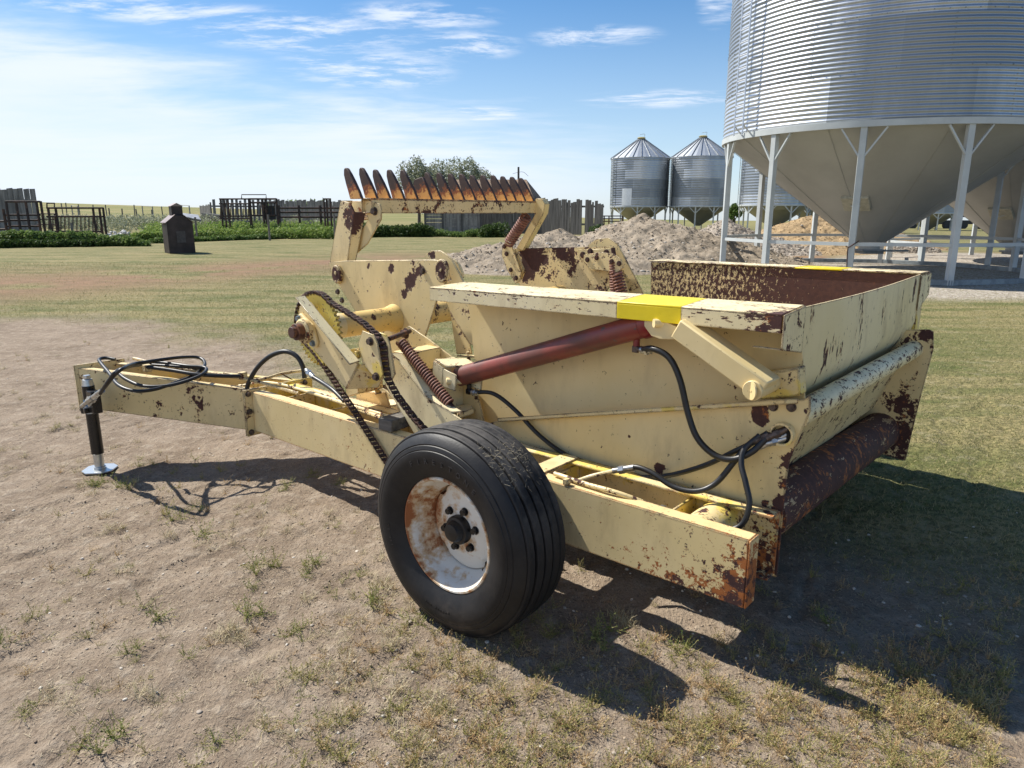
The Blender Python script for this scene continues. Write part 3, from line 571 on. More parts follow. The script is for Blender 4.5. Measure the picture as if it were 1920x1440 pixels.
# one bat, built in the position of the raised one, then turned twice about the pipe
def bat_geo():
    G_ = []
    bx0, bx1, bz0, bz1 = -1.80, -1.70, 1.600, 1.690     # beam section
    m = MB(); m.box((bx0, 1.02, bz1 - .008), (bx1, 2.66, bz1)); m.box((bx1 - .008, 1.02, bz0), (bx1, 2.66, bz1 - .008)); m.box((bx0, 1.02, bz0), (bx1 - .008, 2.66, bz0 + .008)); m.box((bx0, 1.02, bz0 + .008), (bx0 + .008, 2.66, bz1 - .008))
    G_.append(('bat_beam', m, paint(.625, 16, .45, ((-1.7, 1.4, 1.60, .3, .05), (-1.7, 1.9, 1.58, .8, .03)), 1.0, base=(.68, .52, .26)), .002))
    # near arm: a channel rising from the plate corner
    m = MB(); b0, b1, t0, t1 = Y(618, 492, .98), Y(652, 492, .98), Y(638, 376, .98), Y(664, 398, .98)
    m.prism([b0, b1, t1, Y(656, 380, .98), t0], (0, .010, 0)); m.prism([b1, t1, t1 + AY * .07, b1 + AY * .05], (-.010, 0, .002)); m.prism([b0, t0, t0 + AY * .07, b0 + AY * .05], (.010, 0, 0))
    G_.append(('bat_arm', m, paint(.69, 12, .35, ((float(t1[0]), .98, float(t1[2]) - .02, .16, .30),), .9), .002))
    # sprung lever by the beam end
    m = MB(); L1 = Ys(1.04, (655, 469), (691, 410), (676, 377), (690, 374), (712, 383), (715, 394), (714, 412), (689, 457), (672, 472), (661, 482)); m.prism(L1, (0, .010, 0))
    F = Ys(1.04, (676, 377), (691, 410), (655, 469)); 
    m.prism([F[1], F[2], F[2] + AY * .05, F[1] + AY * .05], (.008, 0, 0))
    G_.append(('bat_lever', m, paint(.70, 12, .2, (), .9), .002))
    m = MB(); m.prism(Ys(1.075, (656, 377), (690, 377), (692, 412), (662, 415)), (0, .008, 0)); G_.append(('bat_web', m, paint(.56, 18, .9, (), 1.0), .002))
    m = MB(); q = Y(703, 396, 1.04); m.bolt(q, (0, -1, 0), .019, .022); G_.append(('bolt', m, M['boltm'], 0))
    s0, s1 = Y(650, 462, 1.06), Y(672, 425, 1.06); m = MB(); m.helix(s0, s1, .026, .006, 9); G_.append(('coil_spring', m, M['springrust'], 0))
    # far lever, link and spring
    m = MB(); fyy = 2.60; L2 = Ys(fyy, (1004, 372), (1016, 373), (1022, 382), (1019, 400), (980, 470), (968, 466), (1004, 400)); m.prism(L2, (0, .06, 0)); G_.append(('bat_lever', m, paint(.655, 14, .3, (), 1.0), .002))
    m = MB(); L3 = Ys(2.54, (941, 463), (948, 452), (958, 458), (977, 510), (974, 528), (966, 532), (950, 505), (941, 480)); m.prism(L3, (0, .012, 0)); m.prism([p + AY * .03 for p in Ys(2.54, (948, 470), (956, 466), (976, 508), (970, 524))], (0, .02, 0)); G_.append(('spring_link', m, paint(.60, 16, .3, (), 1.0), .002))
    m = MB(); m.helix(Y(953, 457, 2.52), Y(988, 405, 2.52), .036, .0085, 13); G_.append(('coil_spring', m, M['springrust'], 0))
    for q in ((946, 462), (950, 476), (958, 506), (968, 521)): m = MB(); m.bolt(Y(*q, 2.538), (0, -1, 0), .014, .014); G_.append(('bolt', m, M['rust'], 0))
    # sixteen teeth
    for i in range(16):
        y = .975 + i * .1095; m = MB(); cut = .86 if i == 5 else 1.0; j = random.uniform(-.004, .004)
        pts = [(-1.738, 1.688), (-1.764, 1.735), (-1.800, 1.79), (-1.834, 1.835), (-1.862, 1.866), (-1.880, 1.872), (-1.892, 1.862), (-1.895, 1.83), (-1.880, 1.78), (-1.862, 1.735), (-1.845, 1.688)]
        if cut < 1: pts = [(-1.715, 1.688), (-1.765, 1.79), (-1.795, 1.835), (-1.87, 1.820), (-1.885, 1.80), (-1.86, 1.688)]
        m.prism([(a + j, y, b + j) for a, b in pts], (0, .024, 0)); G_.append(('tooth', m, None, .003))
    return G_
def tooth_mat():
    m, t, b = new_mat('rusty_tooth_steel'); co = t.node('ShaderNodeTexCoord').outputs['Object']
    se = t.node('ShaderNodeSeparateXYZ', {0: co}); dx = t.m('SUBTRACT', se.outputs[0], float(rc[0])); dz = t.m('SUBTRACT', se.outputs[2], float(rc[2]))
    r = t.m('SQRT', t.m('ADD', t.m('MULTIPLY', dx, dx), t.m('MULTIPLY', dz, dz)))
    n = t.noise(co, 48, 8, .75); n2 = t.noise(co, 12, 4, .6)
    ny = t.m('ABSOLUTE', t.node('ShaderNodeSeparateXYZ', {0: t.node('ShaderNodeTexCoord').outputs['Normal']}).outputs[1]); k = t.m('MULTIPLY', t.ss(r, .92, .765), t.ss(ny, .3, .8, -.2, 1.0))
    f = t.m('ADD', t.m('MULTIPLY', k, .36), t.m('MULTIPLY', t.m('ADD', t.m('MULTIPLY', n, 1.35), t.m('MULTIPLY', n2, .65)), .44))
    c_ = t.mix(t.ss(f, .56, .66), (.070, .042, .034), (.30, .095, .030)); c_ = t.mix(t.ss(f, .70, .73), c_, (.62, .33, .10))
    plug(t, b, Base_Color=c_, Roughness=.72); bump(t, b, n, .0015, .6); return m
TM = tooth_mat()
geo = bat_geo()
for k in range(3):
    par = RL
    for gi, (nm, mb, mt, bv) in enumerate(geo):
        if k == 1 and gi in (1, 2, 3, 4, 5): continue
        ang = k * 2 * pi / 3
        if k == 0: mm = mb
        else:
            mm = MB(); mm.f = list(mb.f); ca_, sa_ = cos(ang), sin(ang)
            for x, y, z in mb.v:
                dx, dz = x - rc[0], z - rc[2]; mm.v.append((rc[0] + dx * ca_ + dz * sa_, y, rc[2] - dx * sa_ + dz * ca_))
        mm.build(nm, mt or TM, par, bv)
# corner bosses and bolts on the near plate
for i, (q, r) in enumerate((((629, 512), .05), ((826, 505), .055))):
    cpt = Y(*q, .93); m = MB(); pts = []
    for a in range(14):
        t_ = 2 * pi * a / 14; rr = r * (1.0 + .35 * max(0, -sin(t_))); pts.append((cpt[0] + rr * cos(t_) * .85, .93, cpt[2] + rr * sin(t_)))
    m.prism(pts, (0, .028, 0)); m.build('corner_boss', paint(.62, 12, .1, ((float(cpt[0]), .93, float(cpt[2]), .06, .25),), .8), RL, .006)
    m = MB(); m.prism([(cpt[0] + .016 * cos(a), .925, cpt[2] + .016 * sin(a)) for a in (.3, .3 + pi / 2, .3 + pi, .3 + 1.5 * pi)], (0, .006, 0)); m.build('boss_key', M['worn'], RL, .002)
for q in ((634, 547), (642, 563), (793, 508)):
    m = MB(); m.bolt(Y(*q, .957), (0, -1, 0), .014, .014); m.build('bolt', M['boltm'], RL)
# rounded arm behind the near plate's rear corner, running down to its channel foot
a2 = Ys(1.02, (795, 480), (808, 470), (826, 470), (845, 484), (862, 515), (884, 560), (895, 600), (895, 655), (881, 645), (843, 583), (828, 545), (818, 520))
m = MB(); m.prism(a2, (0, .012, 0)); m.prism(Ys(1.14, (846, 484), (858, 494), (866, 512), (866, 522), (850, 500)), (0, .02, 0)); m.build('sprung_arm', paint(.67, 12, .15, ((float(Y(878, 585, 1.02)[0]), 1.02, float(Y(878, 585, 1.02)[2]), .06, .15), (float(Y(808, 480, 1.02)[0]), 1.02, float(Y(808, 480, 1.02)[2]), .05, .25)), .9), RL, .002)
m = MB(); m.prism(Ys(1.09, (843, 583), (856, 664), (885, 664), (881, 645)), (0, .006, 0)); f0 = Ys(1.02, (842, 596), (856, 666), (888, 668), (890, 640)); m.prism([f0[1], f0[2], f0[2] + AY * .08, f0[1] + AY * .08], (0, 0, -.008)); m.bolt(Y(878, 664, 1.05), (0, 0, 1), .012, .014); m.build('arm_foot', M['worn'], RL, .002)
m = MB(); p = Y(879, 676, 1.06); m.cyl(p + AZ * .03, p - AZ * .10, .010, n=10); m.build('arm_rod', M['chain'], RL)
# far plate's rear arm with its spring
a3 = Ys(2.66, (1100, 462), (1118, 448), (1140, 446), (1158, 458), (1175, 490), (1205, 548), (1212, 590), (1170, 590), (1150, 520), (1140, 470)); m = MB(); m.prism(a3, (0, .012, 0)); m.build('sprung_arm', paint(.63, 13, .2, (), 1.0), RL, .002)
m = MB(); m.prism(Ys(2.60, (1084, 468), (1150, 466), (1152, 476), (1132, 488), (1092, 490), (1085, 480)), (0, .012, 0)); m.build('spring_link', paint(.68, 14, .3, (), 1.0), RL, .002)
for q in ((1093, 478), (1107, 472), (1137, 474)):
    m = MB(); m.bolt(Y(*q, 2.598), (0, -1, 0), .018, .016); m.build('bolt', M['rust'], RL)
m = MB(); m.helix(Y(1153, 488, 2.58), Y(1157, 570, 2.58), .040, .009, 17); m.build('coil_spring', M['springrust'], RL)
m = MB(); m.cyl(Y(1149, 465, 2.58), Y(1153, 488, 2.58), .016, n=10); m.build('spring_hook', M['rust'], RL)

# ---- drive: sprocket, chain, bearing, idler
DR = EP('chain_drive', None); sy = .424
m = MB(); nT = 44; rp, rs = .184, .204; vs = []
tp = []
for i in range(nT):
    for da, rr in ((-.32, rp), (-.12, rs), (.12, rs), (.32, rp)): a = 2 * pi * (i + da) / nT; tp.append((rc[0] + rr * cos(a), sy, rc[2] + rr * sin(a)))
m.prism(tp, (0, .014, 0)); m.build('sprocket', paint(.66, 16, .2, (), .8, base=(.70, .55, .12), yellow=1.3), DR, smooth=20)
m = MB(); m.lathe([(-.004, .160), (-.004, .186), (.018, .186), (.018, .160)], (rc[0], sy, rc[2]), (0, 1, 0), 44, closed=True) if False else m.cyl((rc[0], .40, rc[2]), (rc[0], .57, rc[2]), .07, n=30); m.build('sprocket_hub', paint(.66, 12, .2, (), 0, yellow=1.0), DR)
def chainpath():
    P = []
    hub = np.array([wx, .432, wz]); id1 = Y(716, 642, sy + .007); id2 = Y(722, 700, sy + .007)
    for a in np.linspace(radians(205), radians(40), 16): P.append((rc[0] - .176 * cos(pi - a) * 1, rc[2] + .176 * sin(a)))
    return P
def arc(cx_, cz_, r, a0, a1, n): return [(cx_ + r * cos(radians(a)), cz_ + r * sin(radians(a))) for a in np.linspace(a0, a1, n)]
cyy = sy + .007
pA = [tuple(Y(u, v, cyy)[[0, 2]]) for u, v in ((650, 585), (682, 606), (707, 628))]
pB = [tuple(Y(u, v, cyy)[[0, 2]]) for u, v in ((719, 648), (722, 680), (727, 710), (745, 742), (775, 782), (797, 806))]
pC = [tuple(Y(u, v, cyy)[[0, 2]]) for u, v in ((725, 866), (705, 835), (668, 776), (640, 735), (610, 688), (590, 660))]
path = arc(rc[0], rc[2], .197, 196, 50, 20) + pA + pB + arc(wx + .045, wz - .012, .155, 84, -104, 14) + [(-.26, .27)] + pC
path = [np.array([a, cyy, b]) for a, b in path]
def resample(P, step):
    S = [P[0]]; Q = P + [P[0]]; acc = 0; out = [P[0]]
    for a, b in zip(Q[:-1], Q[1:]):
        L = np.linalg.norm(b - a); t = step - acc
        while t <= L: out.append(a + (b - a) * t / L); t += step
        acc = L - (t - step)
    return out
cp = resample(path, .0262); m = MB(); nl = len(cp)
for i in range(nl):
    a, b = cp[i], cp[(i + 1) % nl]; L = np.linalg.norm(b - a)
    if L > .05 or L < .005: continue
    d = (b - a) / L; o = .0165 if i % 2 else .0115; u = np.cross(d, AY)
    for s_ in (-1, 1):
        pts = []
        for cen, sg in ((a, -1), (b, 1)):
            for an in (-70, -30, 30, 70): pts.append(cen + sg * d * .0115 * cos(radians(an)) + u * .0115 * sin(radians(an)) * sg)
        for cen in (): pass
        m.prism([p + AY * (s_ * o - .0018) for p in pts], AY * .0036)
    m.cyl(a - AY * .019, a + AY * .019, .0062, n=8); m.cyl(a - AY * .010, a + AY * .010, .0098, n=10)
m.build('roller_chain', M['chain'], DR, smooth=30)
# bearing and its arm
AR = EP('bearing_arm', None)
m = MB(); m.prism(Ys(.375, (561, 575), (580, 566), (671, 683), (648, 729), (584, 652), (558, 602)), (0, .012, 0)); m.build('arm_plate', paint(.69, 12, .15, ((float(Y(606, 640, .375)[0]), .375, float(Y(606, 640, .375)[2]), .035, .14),), .9), AR, .002)
a_, b_ = Y(553, 559, .30), Y(655, 685, .30); c_, d_ = Y(571, 556, .374), Y(674, 679, .374); m = MB(); m.prism([a_, b_, d_, c_], (.004, 0, .007)); m.build('arm_flange', paint(.66, 14, .25, (), 1.0, base=CREAM2), AR, .002)
m = MB(); m.prism([Y(671, 683, .375), Y(648, 729, .375), Y(648, 729, .375) + AY * .16, Y(671, 683, .375) + AY * .16], (.010, 0, 0)); m.build('arm_foot_plate', paint(.66, 12, .6, (), 1.0, yellow=1.2), AR, .002)
bc = np.array([rc[0], .30, rc[2]]); m = MB()
m.prism([(bc[0] + x, .352, bc[2] + z) for x, z in ((-.075, .075), (-.045, .088), (.055, .035), (.088, -.055), (.075, -.085), (.03, -.082), (-.06, -.03), (-.09, .03))], (0, .022, 0)); m.build('bearing_flange', M['clean'], AR, .008, seg=3)
m = MB(); m.lathe([(.052, .068), (.03, .066), (.022, .055), (.022, .036)], (bc[0], .30, bc[2]), (0, 1, 0), 32); m.build('bearing_housing', paint(.62, 14, .3, (), .5), AR)
m = MB(); m.cyl((bc[0], .262, bc[2]), (bc[0], .42, bc[2]), .030, n=28); m.cyl((bc[0], .285, bc[2]), (bc[0], .325, bc[2]), .044, n=28); m.build('shaft_end', simple('rusty_shaft', (.075, .030, .022), .6, col2=(.20, .08, .035), thr=.5, scale=18), AR, .002)
for dx, dz in ((-.058, .060), (.060, -.062)):
    m = MB(); m.bolt((bc[0] + dx, .352, bc[2] + dz), (0, -1, 0), .013, .016); m.build('bolt', simple('bolt_blue', (.22, .27, .30), .5, metal=.6), AR)
idl = EP('chain_idler', None, RP)
sh = Ys(.398, (679, 620), (700, 628), (707, 642), (718, 702), (712, 714), (703, 710), (680, 683), (671, 644))
for dy in (0, .058): m = MB(); m.prism([p + AY * dy for p in sh], (0, .008, 0)); m.build('idler_plate', paint(.68, 12, .15, (), 1.0, yellow=.9), idl, .002)
for q in ((695, 640), (706, 706)): m = MB(); m.bolt(Y(*q, .397), (0, -1, 0), .016, .018); m.build('bolt', M['boltm'], idl)
for q in ((708, 640), (713, 690)): p = Y(*q, .431); m = MB(); m.cyl(p - AY * .010, p + AY * .010, .030, n=18); m.build('idler_sprocket', M['chain'], idl)
m = MB(); m.cyl(Y(672, 664, .40), Y(690, 654, .52), .014, n=12); m.bolt(Y(672, 664, .40), (0, -1, 0), .018, .02); m.prism(Ys(.43, (655, 655), (688, 650), (688, 668), (665, 672)), (0, .012, 0)); m.build('idler_mount', paint(.66, 12, .3, (), 1.0, yellow=1.2), idl, .002)
# ---- tower: the bracing between frame and cylinder foot
TW = EP('tower', None)
m = MB(); m.prism(Ys(.56, (733, 664), (748, 676), (798, 745), (846, 775), (880, 798), (880, 820), (780, 820), (722, 722)), (0, .012, 0)); m.prism(Ys(.56, (733, 664), (748, 676), (798, 745), (846, 775))[:2] + [Y(748, 676, .66), Y(733, 664, .66)], (0, 0, .008)); m.build('tower_plate', paint(.67, 10, .3, ((float(Y(822, 760, .56)[0]), .56, float(Y(822, 760, .56)[2]), .06, .12),), 1.0, base=CREAM2), TW, .002)
e = Ys(.56, (733, 664), (798, 745), (846, 775)); m = MB(); m.prism([e[0], e[1], e[1] + AY * .055, e[0] + AY * .055], (0, 0, .008)); m.prism([e[1], e[2], e[2] + AY * .055, e[1] + AY * .055], (0, 0, .008)); m.build('tower_flange', paint(.65, 12, .3, (), 1.0, base=CREAM2), TW, .002)
m = MB(); m.prism(Ys(.84, (755, 620), (766, 611), (800, 634), (850, 672), (876, 700), (878, 820), (800, 820), (790, 690)), (0, .012, 0)); m.build('tower_plate', paint(.66, 11, .2, ((float(Y(820, 655, .84)[0]), .84, float(Y(820, 655, .84)[2]), .05, .18), (float(Y(872, 750, .84)[0]), .84, float(Y(872, 750, .84)[2]), .06, .14)), 1.0), TW, .002)
q = Z(760, 640, .93); m = MB(); x0 = Y(742, 642, .62)[0]; m.box((x0, .60, .79), (x0 + .11, .84, .90)); m.build('cross_box', paint(.64, 12, .25, (), 1.0, yellow=.2), TW, .003)
m = MB(); m.box((x0 + .03, .60, .52), (x0 + .08, .835, .79)); m.build('rear_web', paint(.60, 12, .3, (), 1.0), TW, .003)
m = MB(); tb = Ys(.66, (812, 676), (832, 690), (832, 770), (806, 745)); m.prism(tb, (0, .15, 0)); m.build('cylinder_foot', paint(.68, 11, .3, (), 1.0, base=CREAM2), TW, .003)
for dy in (0, .13): m = MB(); m.prism([p + AY * dy for p in Ys(.66, (829, 690), (855, 704), (853, 734), (827, 724))], (0, .010, 0)); m.build('clevis_plate', paint(.70, 11, .2, (), 1.0, base=CREAM2), TW, .002)
pq = Y(841, 715, .66); m = MB(); m.cyl(pq - AY * .012, pq + AY * .15, .017, n=18); m.build('clevis_pin', M['clean'], TW, .003)
m = MB(); m.prism([Y(815, 676, .66) + AZ * .0, Y(838, 690, .66), Y(838, 690, .66) + AY * .16, Y(815, 676, .66) + AY * .16], (0, 0, .010)); m.build('foot_cap', paint(.62, 14, .25, (), 1.0, base=CREAM2), TW, .002)
m = MB(); m.helix(Y(751, 640, .60), Y(843, 757, .60), .0245, .0052, 27); m.build('tension_spring', M['springrust'], TW)
m = MB(); m.cyl(Y(751, 640, .60), Y(852, 768, .60), .013, n=10); m.build('spring_core', M['chain'], TW)
m = MB(); m.cyl(Y(728, 636, .50), Y(768, 621, .82), .013, n=12); m.bolt(Y(762, 625, .78), (-.2, -1, 0), .022, .03); m.build('tension_rod', M['rust'], TW)
m = MB(); m.prism([Z(797, 752, .60), Z(835, 748, .60), Z(872, 775, .58), Z(840, 782, .58)], (0, 0, .012)); m.build('tower_ledge', paint(0.64, 12, .5, (), 1.0, base=CREAM2), TW, .003); m = MB(); m.prism([Z(852, 772, .60), Z(884, 766, .60), Z(888, 776, .60), Z(860, 786, .60)], (0, 0, .03)); m.build('tower_ledge', paint(.64, 12, .5, (), 1.0, base=CREAM2), TW, .003)
m = MB(); m.prism(Ys(.80, (852, 700), (885, 700), (910, 800), (905, 830), (850, 830)), (0, .010, 0)); m.build('front_web', paint(.63, 11, .3, (), 1.0), TW, .002)
m = MB(); m.prism([Z(665, 712, .60), Z(686, 703, .62), Z(716, 735, .60), Z(700, 738, .56)], (0, .0, -.010)); m.build('deck_flap', paint(.66, 12, .2, (), 1.0, yellow=.9), TW, .002)
m = MB(); m.prism(Ys(.79, (668, 738), (675, 735), (722, 735), (735, 775), (735, 800), (668, 780)), (0, .010, 0)); m.build('deck_web', paint(.68, 12, .6, ((float(Y(735, 770, .79)[0]), .79, float(Y(735, 770, .79)[2]), .06, .14),), 1.0, base=(.72, .50, .22)), TW, .002)
m = MB(); m.prism(Ys(.60, (648, 728), (668, 700), (672, 738), (650, 745)), (0, .18, 0)); m.build('arm_seat', paint(.64, 12, .7, (), 1.0, yellow=.8), TW, .002)
# second wheel, out of sight beyond the hopper
WB = copy_tree(WH, RP); WB.location = (.045, 3.5, -.012); WB.rotation_euler = (0, 0, 0)
WB.scale = (1, -1, 1)
# ---- block of wood lying across the frame
bl = MB(); e0 = Z(720, 808, .512); wbk = empty('wooden_block', toW((-.955, .47, .513)), MROT + radians(4))
bl.box((-.045, 0, 0), (.05, .30, .062)); o = bl.build('wooden_block', M['wood'], None, .004); o.location = toW((-.97, .455, .514)); o.rotation_euler = (0, 0, MROT + radians(5)); bpy.data.objects.remove(wbk)
o.name = 'wooden_block'; tag(o, 'weathered grey block of wood lying across the frame beams beside the chain', 'wood block')
#--SECTION--
# ================================================================== TERRAIN
def smooth(a, b, x): t = np.clip((x - a) / (b - a), 0, 1); return t * t * (3 - 2 * t)
HU = np.array([-2.0, -0.75, -0.66, -0.55, -0.42, -0.25, 0.0, 0.15, 0.3, 0.6, 1.5]); HYR = np.array([392, 378, 380, 385, 390, 398, 404, 411, 414, 416, 416.0])
def terrain(x, y):
    x = np.asarray(x, float); y = np.asarray(y, float); r = np.hypot(x, y); az = np.arctan2(x, np.maximum(y, 1e-3) + 0 * x)
    hy = np.interp(az, HU, HYR); D = 260.0; Ht = EYE - (hy - 400) * D / 1369.0
    k = smooth(45, D, r); h = Ht * k + np.maximum(r - D, 0) * (400 - hy) / 1369.0 * .98
    h = h + (fbm(x, y, 3, .02, 3) - .5) * 1.2 * smooth(60, 200, r) * (np.hypot(x, y) < 1500)
    h = h + (fbm(x, y, 5, .25, 3) - .5) * .10 * smooth(9, 22, r)
    near = 1 - smooth(7, 12, r)
    h = h + near * ((fbm(x, y, 8, 1.4, 4) - .5) * .030 + (fbm(x, y, 9, 9, 3) - .5) * .014)
    h = h + (1 - smooth(3.5, 7, r)) * (fbm(x * 1.0 + y * .8, y * 1.0 - x * .8, 12, 16, 3, .6) - .5) * .016
    # shallow hoof and wheel scuffs in the bare soil
    rg = fbm(x * .8 - y * .6, (x * .6 + y * .8) * .22, 15, 9, 3, .6); h = h - near * smooth(.60, .72, rg) * .012
    return h
def axis(lo, hi, c0, c1, d, g):
    a = list(np.arange(c0, c1, d)); s_ = d; v = a[-1]
    while v < hi: s_ *= g; v += s_; a.append(v)
    s_ = d; v = c0
    while v > lo: s_ *= g; v -= s_; a.insert(0, v)
    return np.array(a)
gx = axis(-900, 900, -3.6, 4.2, .022, 1.045); gy = axis(-60, 1500, .9, 7.0, .022, 1.040)
GX, GY = np.meshgrid(gx, gy); GZ = terrain(GX, GY)
nx, ny = len(gx), len(gy); idx = (np.arange(ny - 1)[:, None] * nx + np.arange(nx - 1)[None, :]).ravel()
def zones(x, y):
    """bare-soil, red-brown stubble and gravel shares of the ground"""
    n = (fbm(x, y, 21, .5, 4) - .5); n2 = (fbm(x, y, 22, 2.4, 3) - .5)
    # soil: near-left yard; its far edge runs from far left to behind the machine and back to lower right
    bx = np.array([-40, -9.0, -5.5, -2.4, -.9, .6, 1.5, 2.2, 3.5, 12]); by = np.array([17, 12.3, 11.2, 7.4, 5.2, 4.1, 3.4, 2.6, 2.1, 1.2])
    d = np.interp(x, bx, by) - y
    soil = smooth(-.6, .9, d / (1 + np.maximum(y, 0) * .08) + n * 2.6 + n2 * .8)
    st = np.interp(x, [-40, -16, -11, -9, -5.8, 0, 6], [14, 15, 16, 19, 24.5, 26, 27]); wd = np.interp(x, [-30, -9, 0], [4.5, 5.5, 3.0])
    brown = np.exp(-((y - st) / wd) ** 2) * smooth(.22, .48, .5 + n * 1.3)
    gr = smooth(6.2, 4.6, np.hypot(x - 10.05, y - 20.3) + n * 1.5); gr = np.maximum(gr, smooth(6.2, 4.6, np.hypot(x - 17.2, y - 24.3) + n)); gr = np.maximum(gr, smooth(2.3, .9, np.abs(y - 15.0 + (x - 9) * .0) + n) * smooth(7.2, 8.4, x))
    return soil, brown, gr
SO, BR, GR = zones(GX, GY)
gV = np.stack([GX.ravel(), GY.ravel(), GZ.ravel()], 1); gF = np.stack([idx, idx + 1, idx + nx + 1, idx + nx], 1)
def ground_mat():
    m, t, b = new_mat('yard_ground'); co = t.node('ShaderNodeNewGeometry').outputs['Position']
    at = t.node('ShaderNodeAttribute', attribute_name='zones').outputs['Color']; se = t.node('ShaderNodeSeparateColor', {0: at})
    soil, brown, grav = se.outputs[0], se.outputs[1], se.outputs[2]
    n0 = t.noise(co, .45, 5, .6); n1 = t.noise(co, 2.3, 6, .62); n2 = t.noise(co, 11, 8, .68); n3 = t.noise(co, 70, 5, .7)
    dirt = t.mix(t.ss(n1, .30, .72), (.292, .228, .168), (.190, .142, .100)); dirt = t.mix(t.ss(n2, .46, .74), dirt, (.375, .31, .238)); dirt = t.mix(t.m('MULTIPLY', t.ss(n3, .52, .66), .65), dirt, (.085, .062, .046)); dirt = t.mix(t.m('MULTIPLY', t.ss(t.noise(co, 160, 3, .7), .60, .70), .6), dirt, (.52, .45, .35))
    straw = t.noise(t.mapping(co, (1, .28, 1), rot=(0, 0, .5)), 60, 4, .7); dirt = t.mix(t.m('MULTIPLY', t.ss(straw, .62, .70), .5), dirt, (.50, .41, .27))
    g1 = t.noise(co, 26, 6, .7); g2 = t.noise(co, .9, 5, .65); g3 = t.noise(t.mapping(co, (.25, 1.4, 1)), 1.2, 5, .65)
    lawn = t.mix(t.ss(g2, .36, .66), (.112, .134, .040), (.225, .205, .088)); lawn = t.mix(t.m('MULTIPLY', t.ss(g3, .38, .62), .85), lawn, (.34, .275, .135)); lawn = t.mix(t.m('MULTIPLY', t.ss(g1, .42, .60), .7), lawn, (.062, .066, .026)); lawn = t.mix(t.m('MULTIPLY', t.ss(t.noise(co, 5, 6, .7), .52, .66), .5), lawn, (.33, .29, .18))
    st = t.mix(t.ss(n1, .35, .65), (.255, .155, .095), (.19, .120, .074)); st = t.mix(t.m('MULTIPLY', t.ss(g1, .48, .66), .5), st, (.31, .24, .13))
    vor = t.node('ShaderNodeTexVoronoi', {'Vector': co, 'Scale': 26.0}); gcol = t.mix(t.node('ShaderNodeSeparateColor', {0: vor.outputs['Color']}).outputs[0], (.20, .165, .13), (.52, .47, .40))
    c_ = t.mix(brown, lawn, st); c_ = t.mix(soil, c_, dirt); c_ = t.mix(t.m('MULTIPLY', grav, t.ss(n2, .30, .50)), c_, gcol)
    py = t.node('ShaderNodeSeparateXYZ', {0: co}).outputs[1]
    far = t.ss(py, 60, 150); fc = t.mix(t.ss(t.noise(t.mapping(co, (.05, .3, 1)), 1.0, 5, .6), .35, .65), (.13, .155, .045), (.30, .245, .115)); c_ = t.mix(far, c_, fc)
    plug(t, b, Base_Color=c_, Roughness=.95); b.inputs['Specular IOR Level'].default_value = .15
    h = t.m('ADD', t.m('MULTIPLY', n2, .9), t.m('ADD', t.m('MULTIPLY', n3, .30), t.m('MULTIPLY', t.noise(t.mapping(co, (1, .3, 1), rot=(0, 0, -.6)), 9, 6, .7, .6), .8)))
    bump(t, b, h, .030, .9); return m
gm = ground_mat(); ground = fast_mesh('ground', gV, gF, gm, smooth=True); tag(ground, kind='structure')
ca = ground.data.color_attributes.new('zones', 'FLOAT_COLOR', 'POINT')
ca.data.foreach_set('color', np.stack([SO.ravel(), BR.ravel(), GR.ravel(), np.ones(SO.size)], 1).astype(np.float32).ravel())

# ------------------------------------------------------------------ vegetation and litter on the ground
def leafmat(name, c1, c2, rough=.65, trans=.25, scale=.8):
    m, t, b = new_mat(name); co = t.node('ShaderNodeNewGeometry').outputs['Position']; rn = t.node('ShaderNodeNewGeometry').outputs['Random Per Island']
    f = t.m('ADD', t.m('MULTIPLY', t.noise(co, scale, 3, .6), .5), t.m('MULTIPLY', rn, .5)); plug(t, b, Base_Color=t.mix(t.ss(f, .30, .70), c1, c2), Roughness=rough)
    b.inputs['Specular IOR Level'].default_value = .25
    tr = t.node('ShaderNodeBsdfTranslucent', {'Color': t.mix(t.ss(f, .30, .70), c1, c2)}).outputs[0]; mx = t.node('ShaderNodeMixShader', {0: trans, 1: b.outputs[0], 2: tr}).outputs[0]
    t.l.new(mx, t.n['Material Output'].inputs[0]); return m
def blades(P, h, wdt, lean, rng, two=True):
    """thin bent blades: P base points (n,3)"""
    n = len(P); a = rng.uniform(0, 2 * pi, n); la = rng.uniform(0, 2 * pi, n); L = lean * rng.uniform(.3, 1.2, n); hh = h * rng.uniform(.5, 1.3, n)
    s = np.stack([np.cos(a), np.sin(a), 0 * a], 1) * (wdt * rng.uniform(.6, 1.3, n))[:, None]; d = np.stack([np.cos(la) * L, np.sin(la) * L, np.ones(n)], 1); d /= np.linalg.norm(d, axis=1)[:, None]
    d2 = np.stack([np.cos(la) * L * 2.2, np.sin(la) * L * 2.2, np.ones(n) * .8], 1); d2 /= np.linalg.norm(d2, axis=1)[:, None]
    mid = P + d * (hh * .55)[:, None]; top = mid + d2 * (hh * .5)[:, None]
    V = np.stack([P - s, P + s, mid + s * .7, mid - s * .7, top], 1).reshape(-1, 3); k = np.arange(n)[:, None] * 5
    F_ = np.concatenate([k + np.array([[0, 1, 2]]), k + np.array([[0, 2, 3]]), k + np.array([[3, 2, 4]])], 0); return V, F_
def occupied(x, y):                  # the tyre and jack foot keep their ground clear
    L = (x - ORI[0]) * AX[0] + (y - ORI[1]) * AX[1]; Q = (x - ORI[0]) * AY[0] + (y - ORI[1]) * AY[1]
    return ((np.abs(L + .03) < .15) & (Q > -.05) & (Q < .22)) | ((np.abs(L + 3.0) < .12) & (np.abs(Q + .222) < .12))
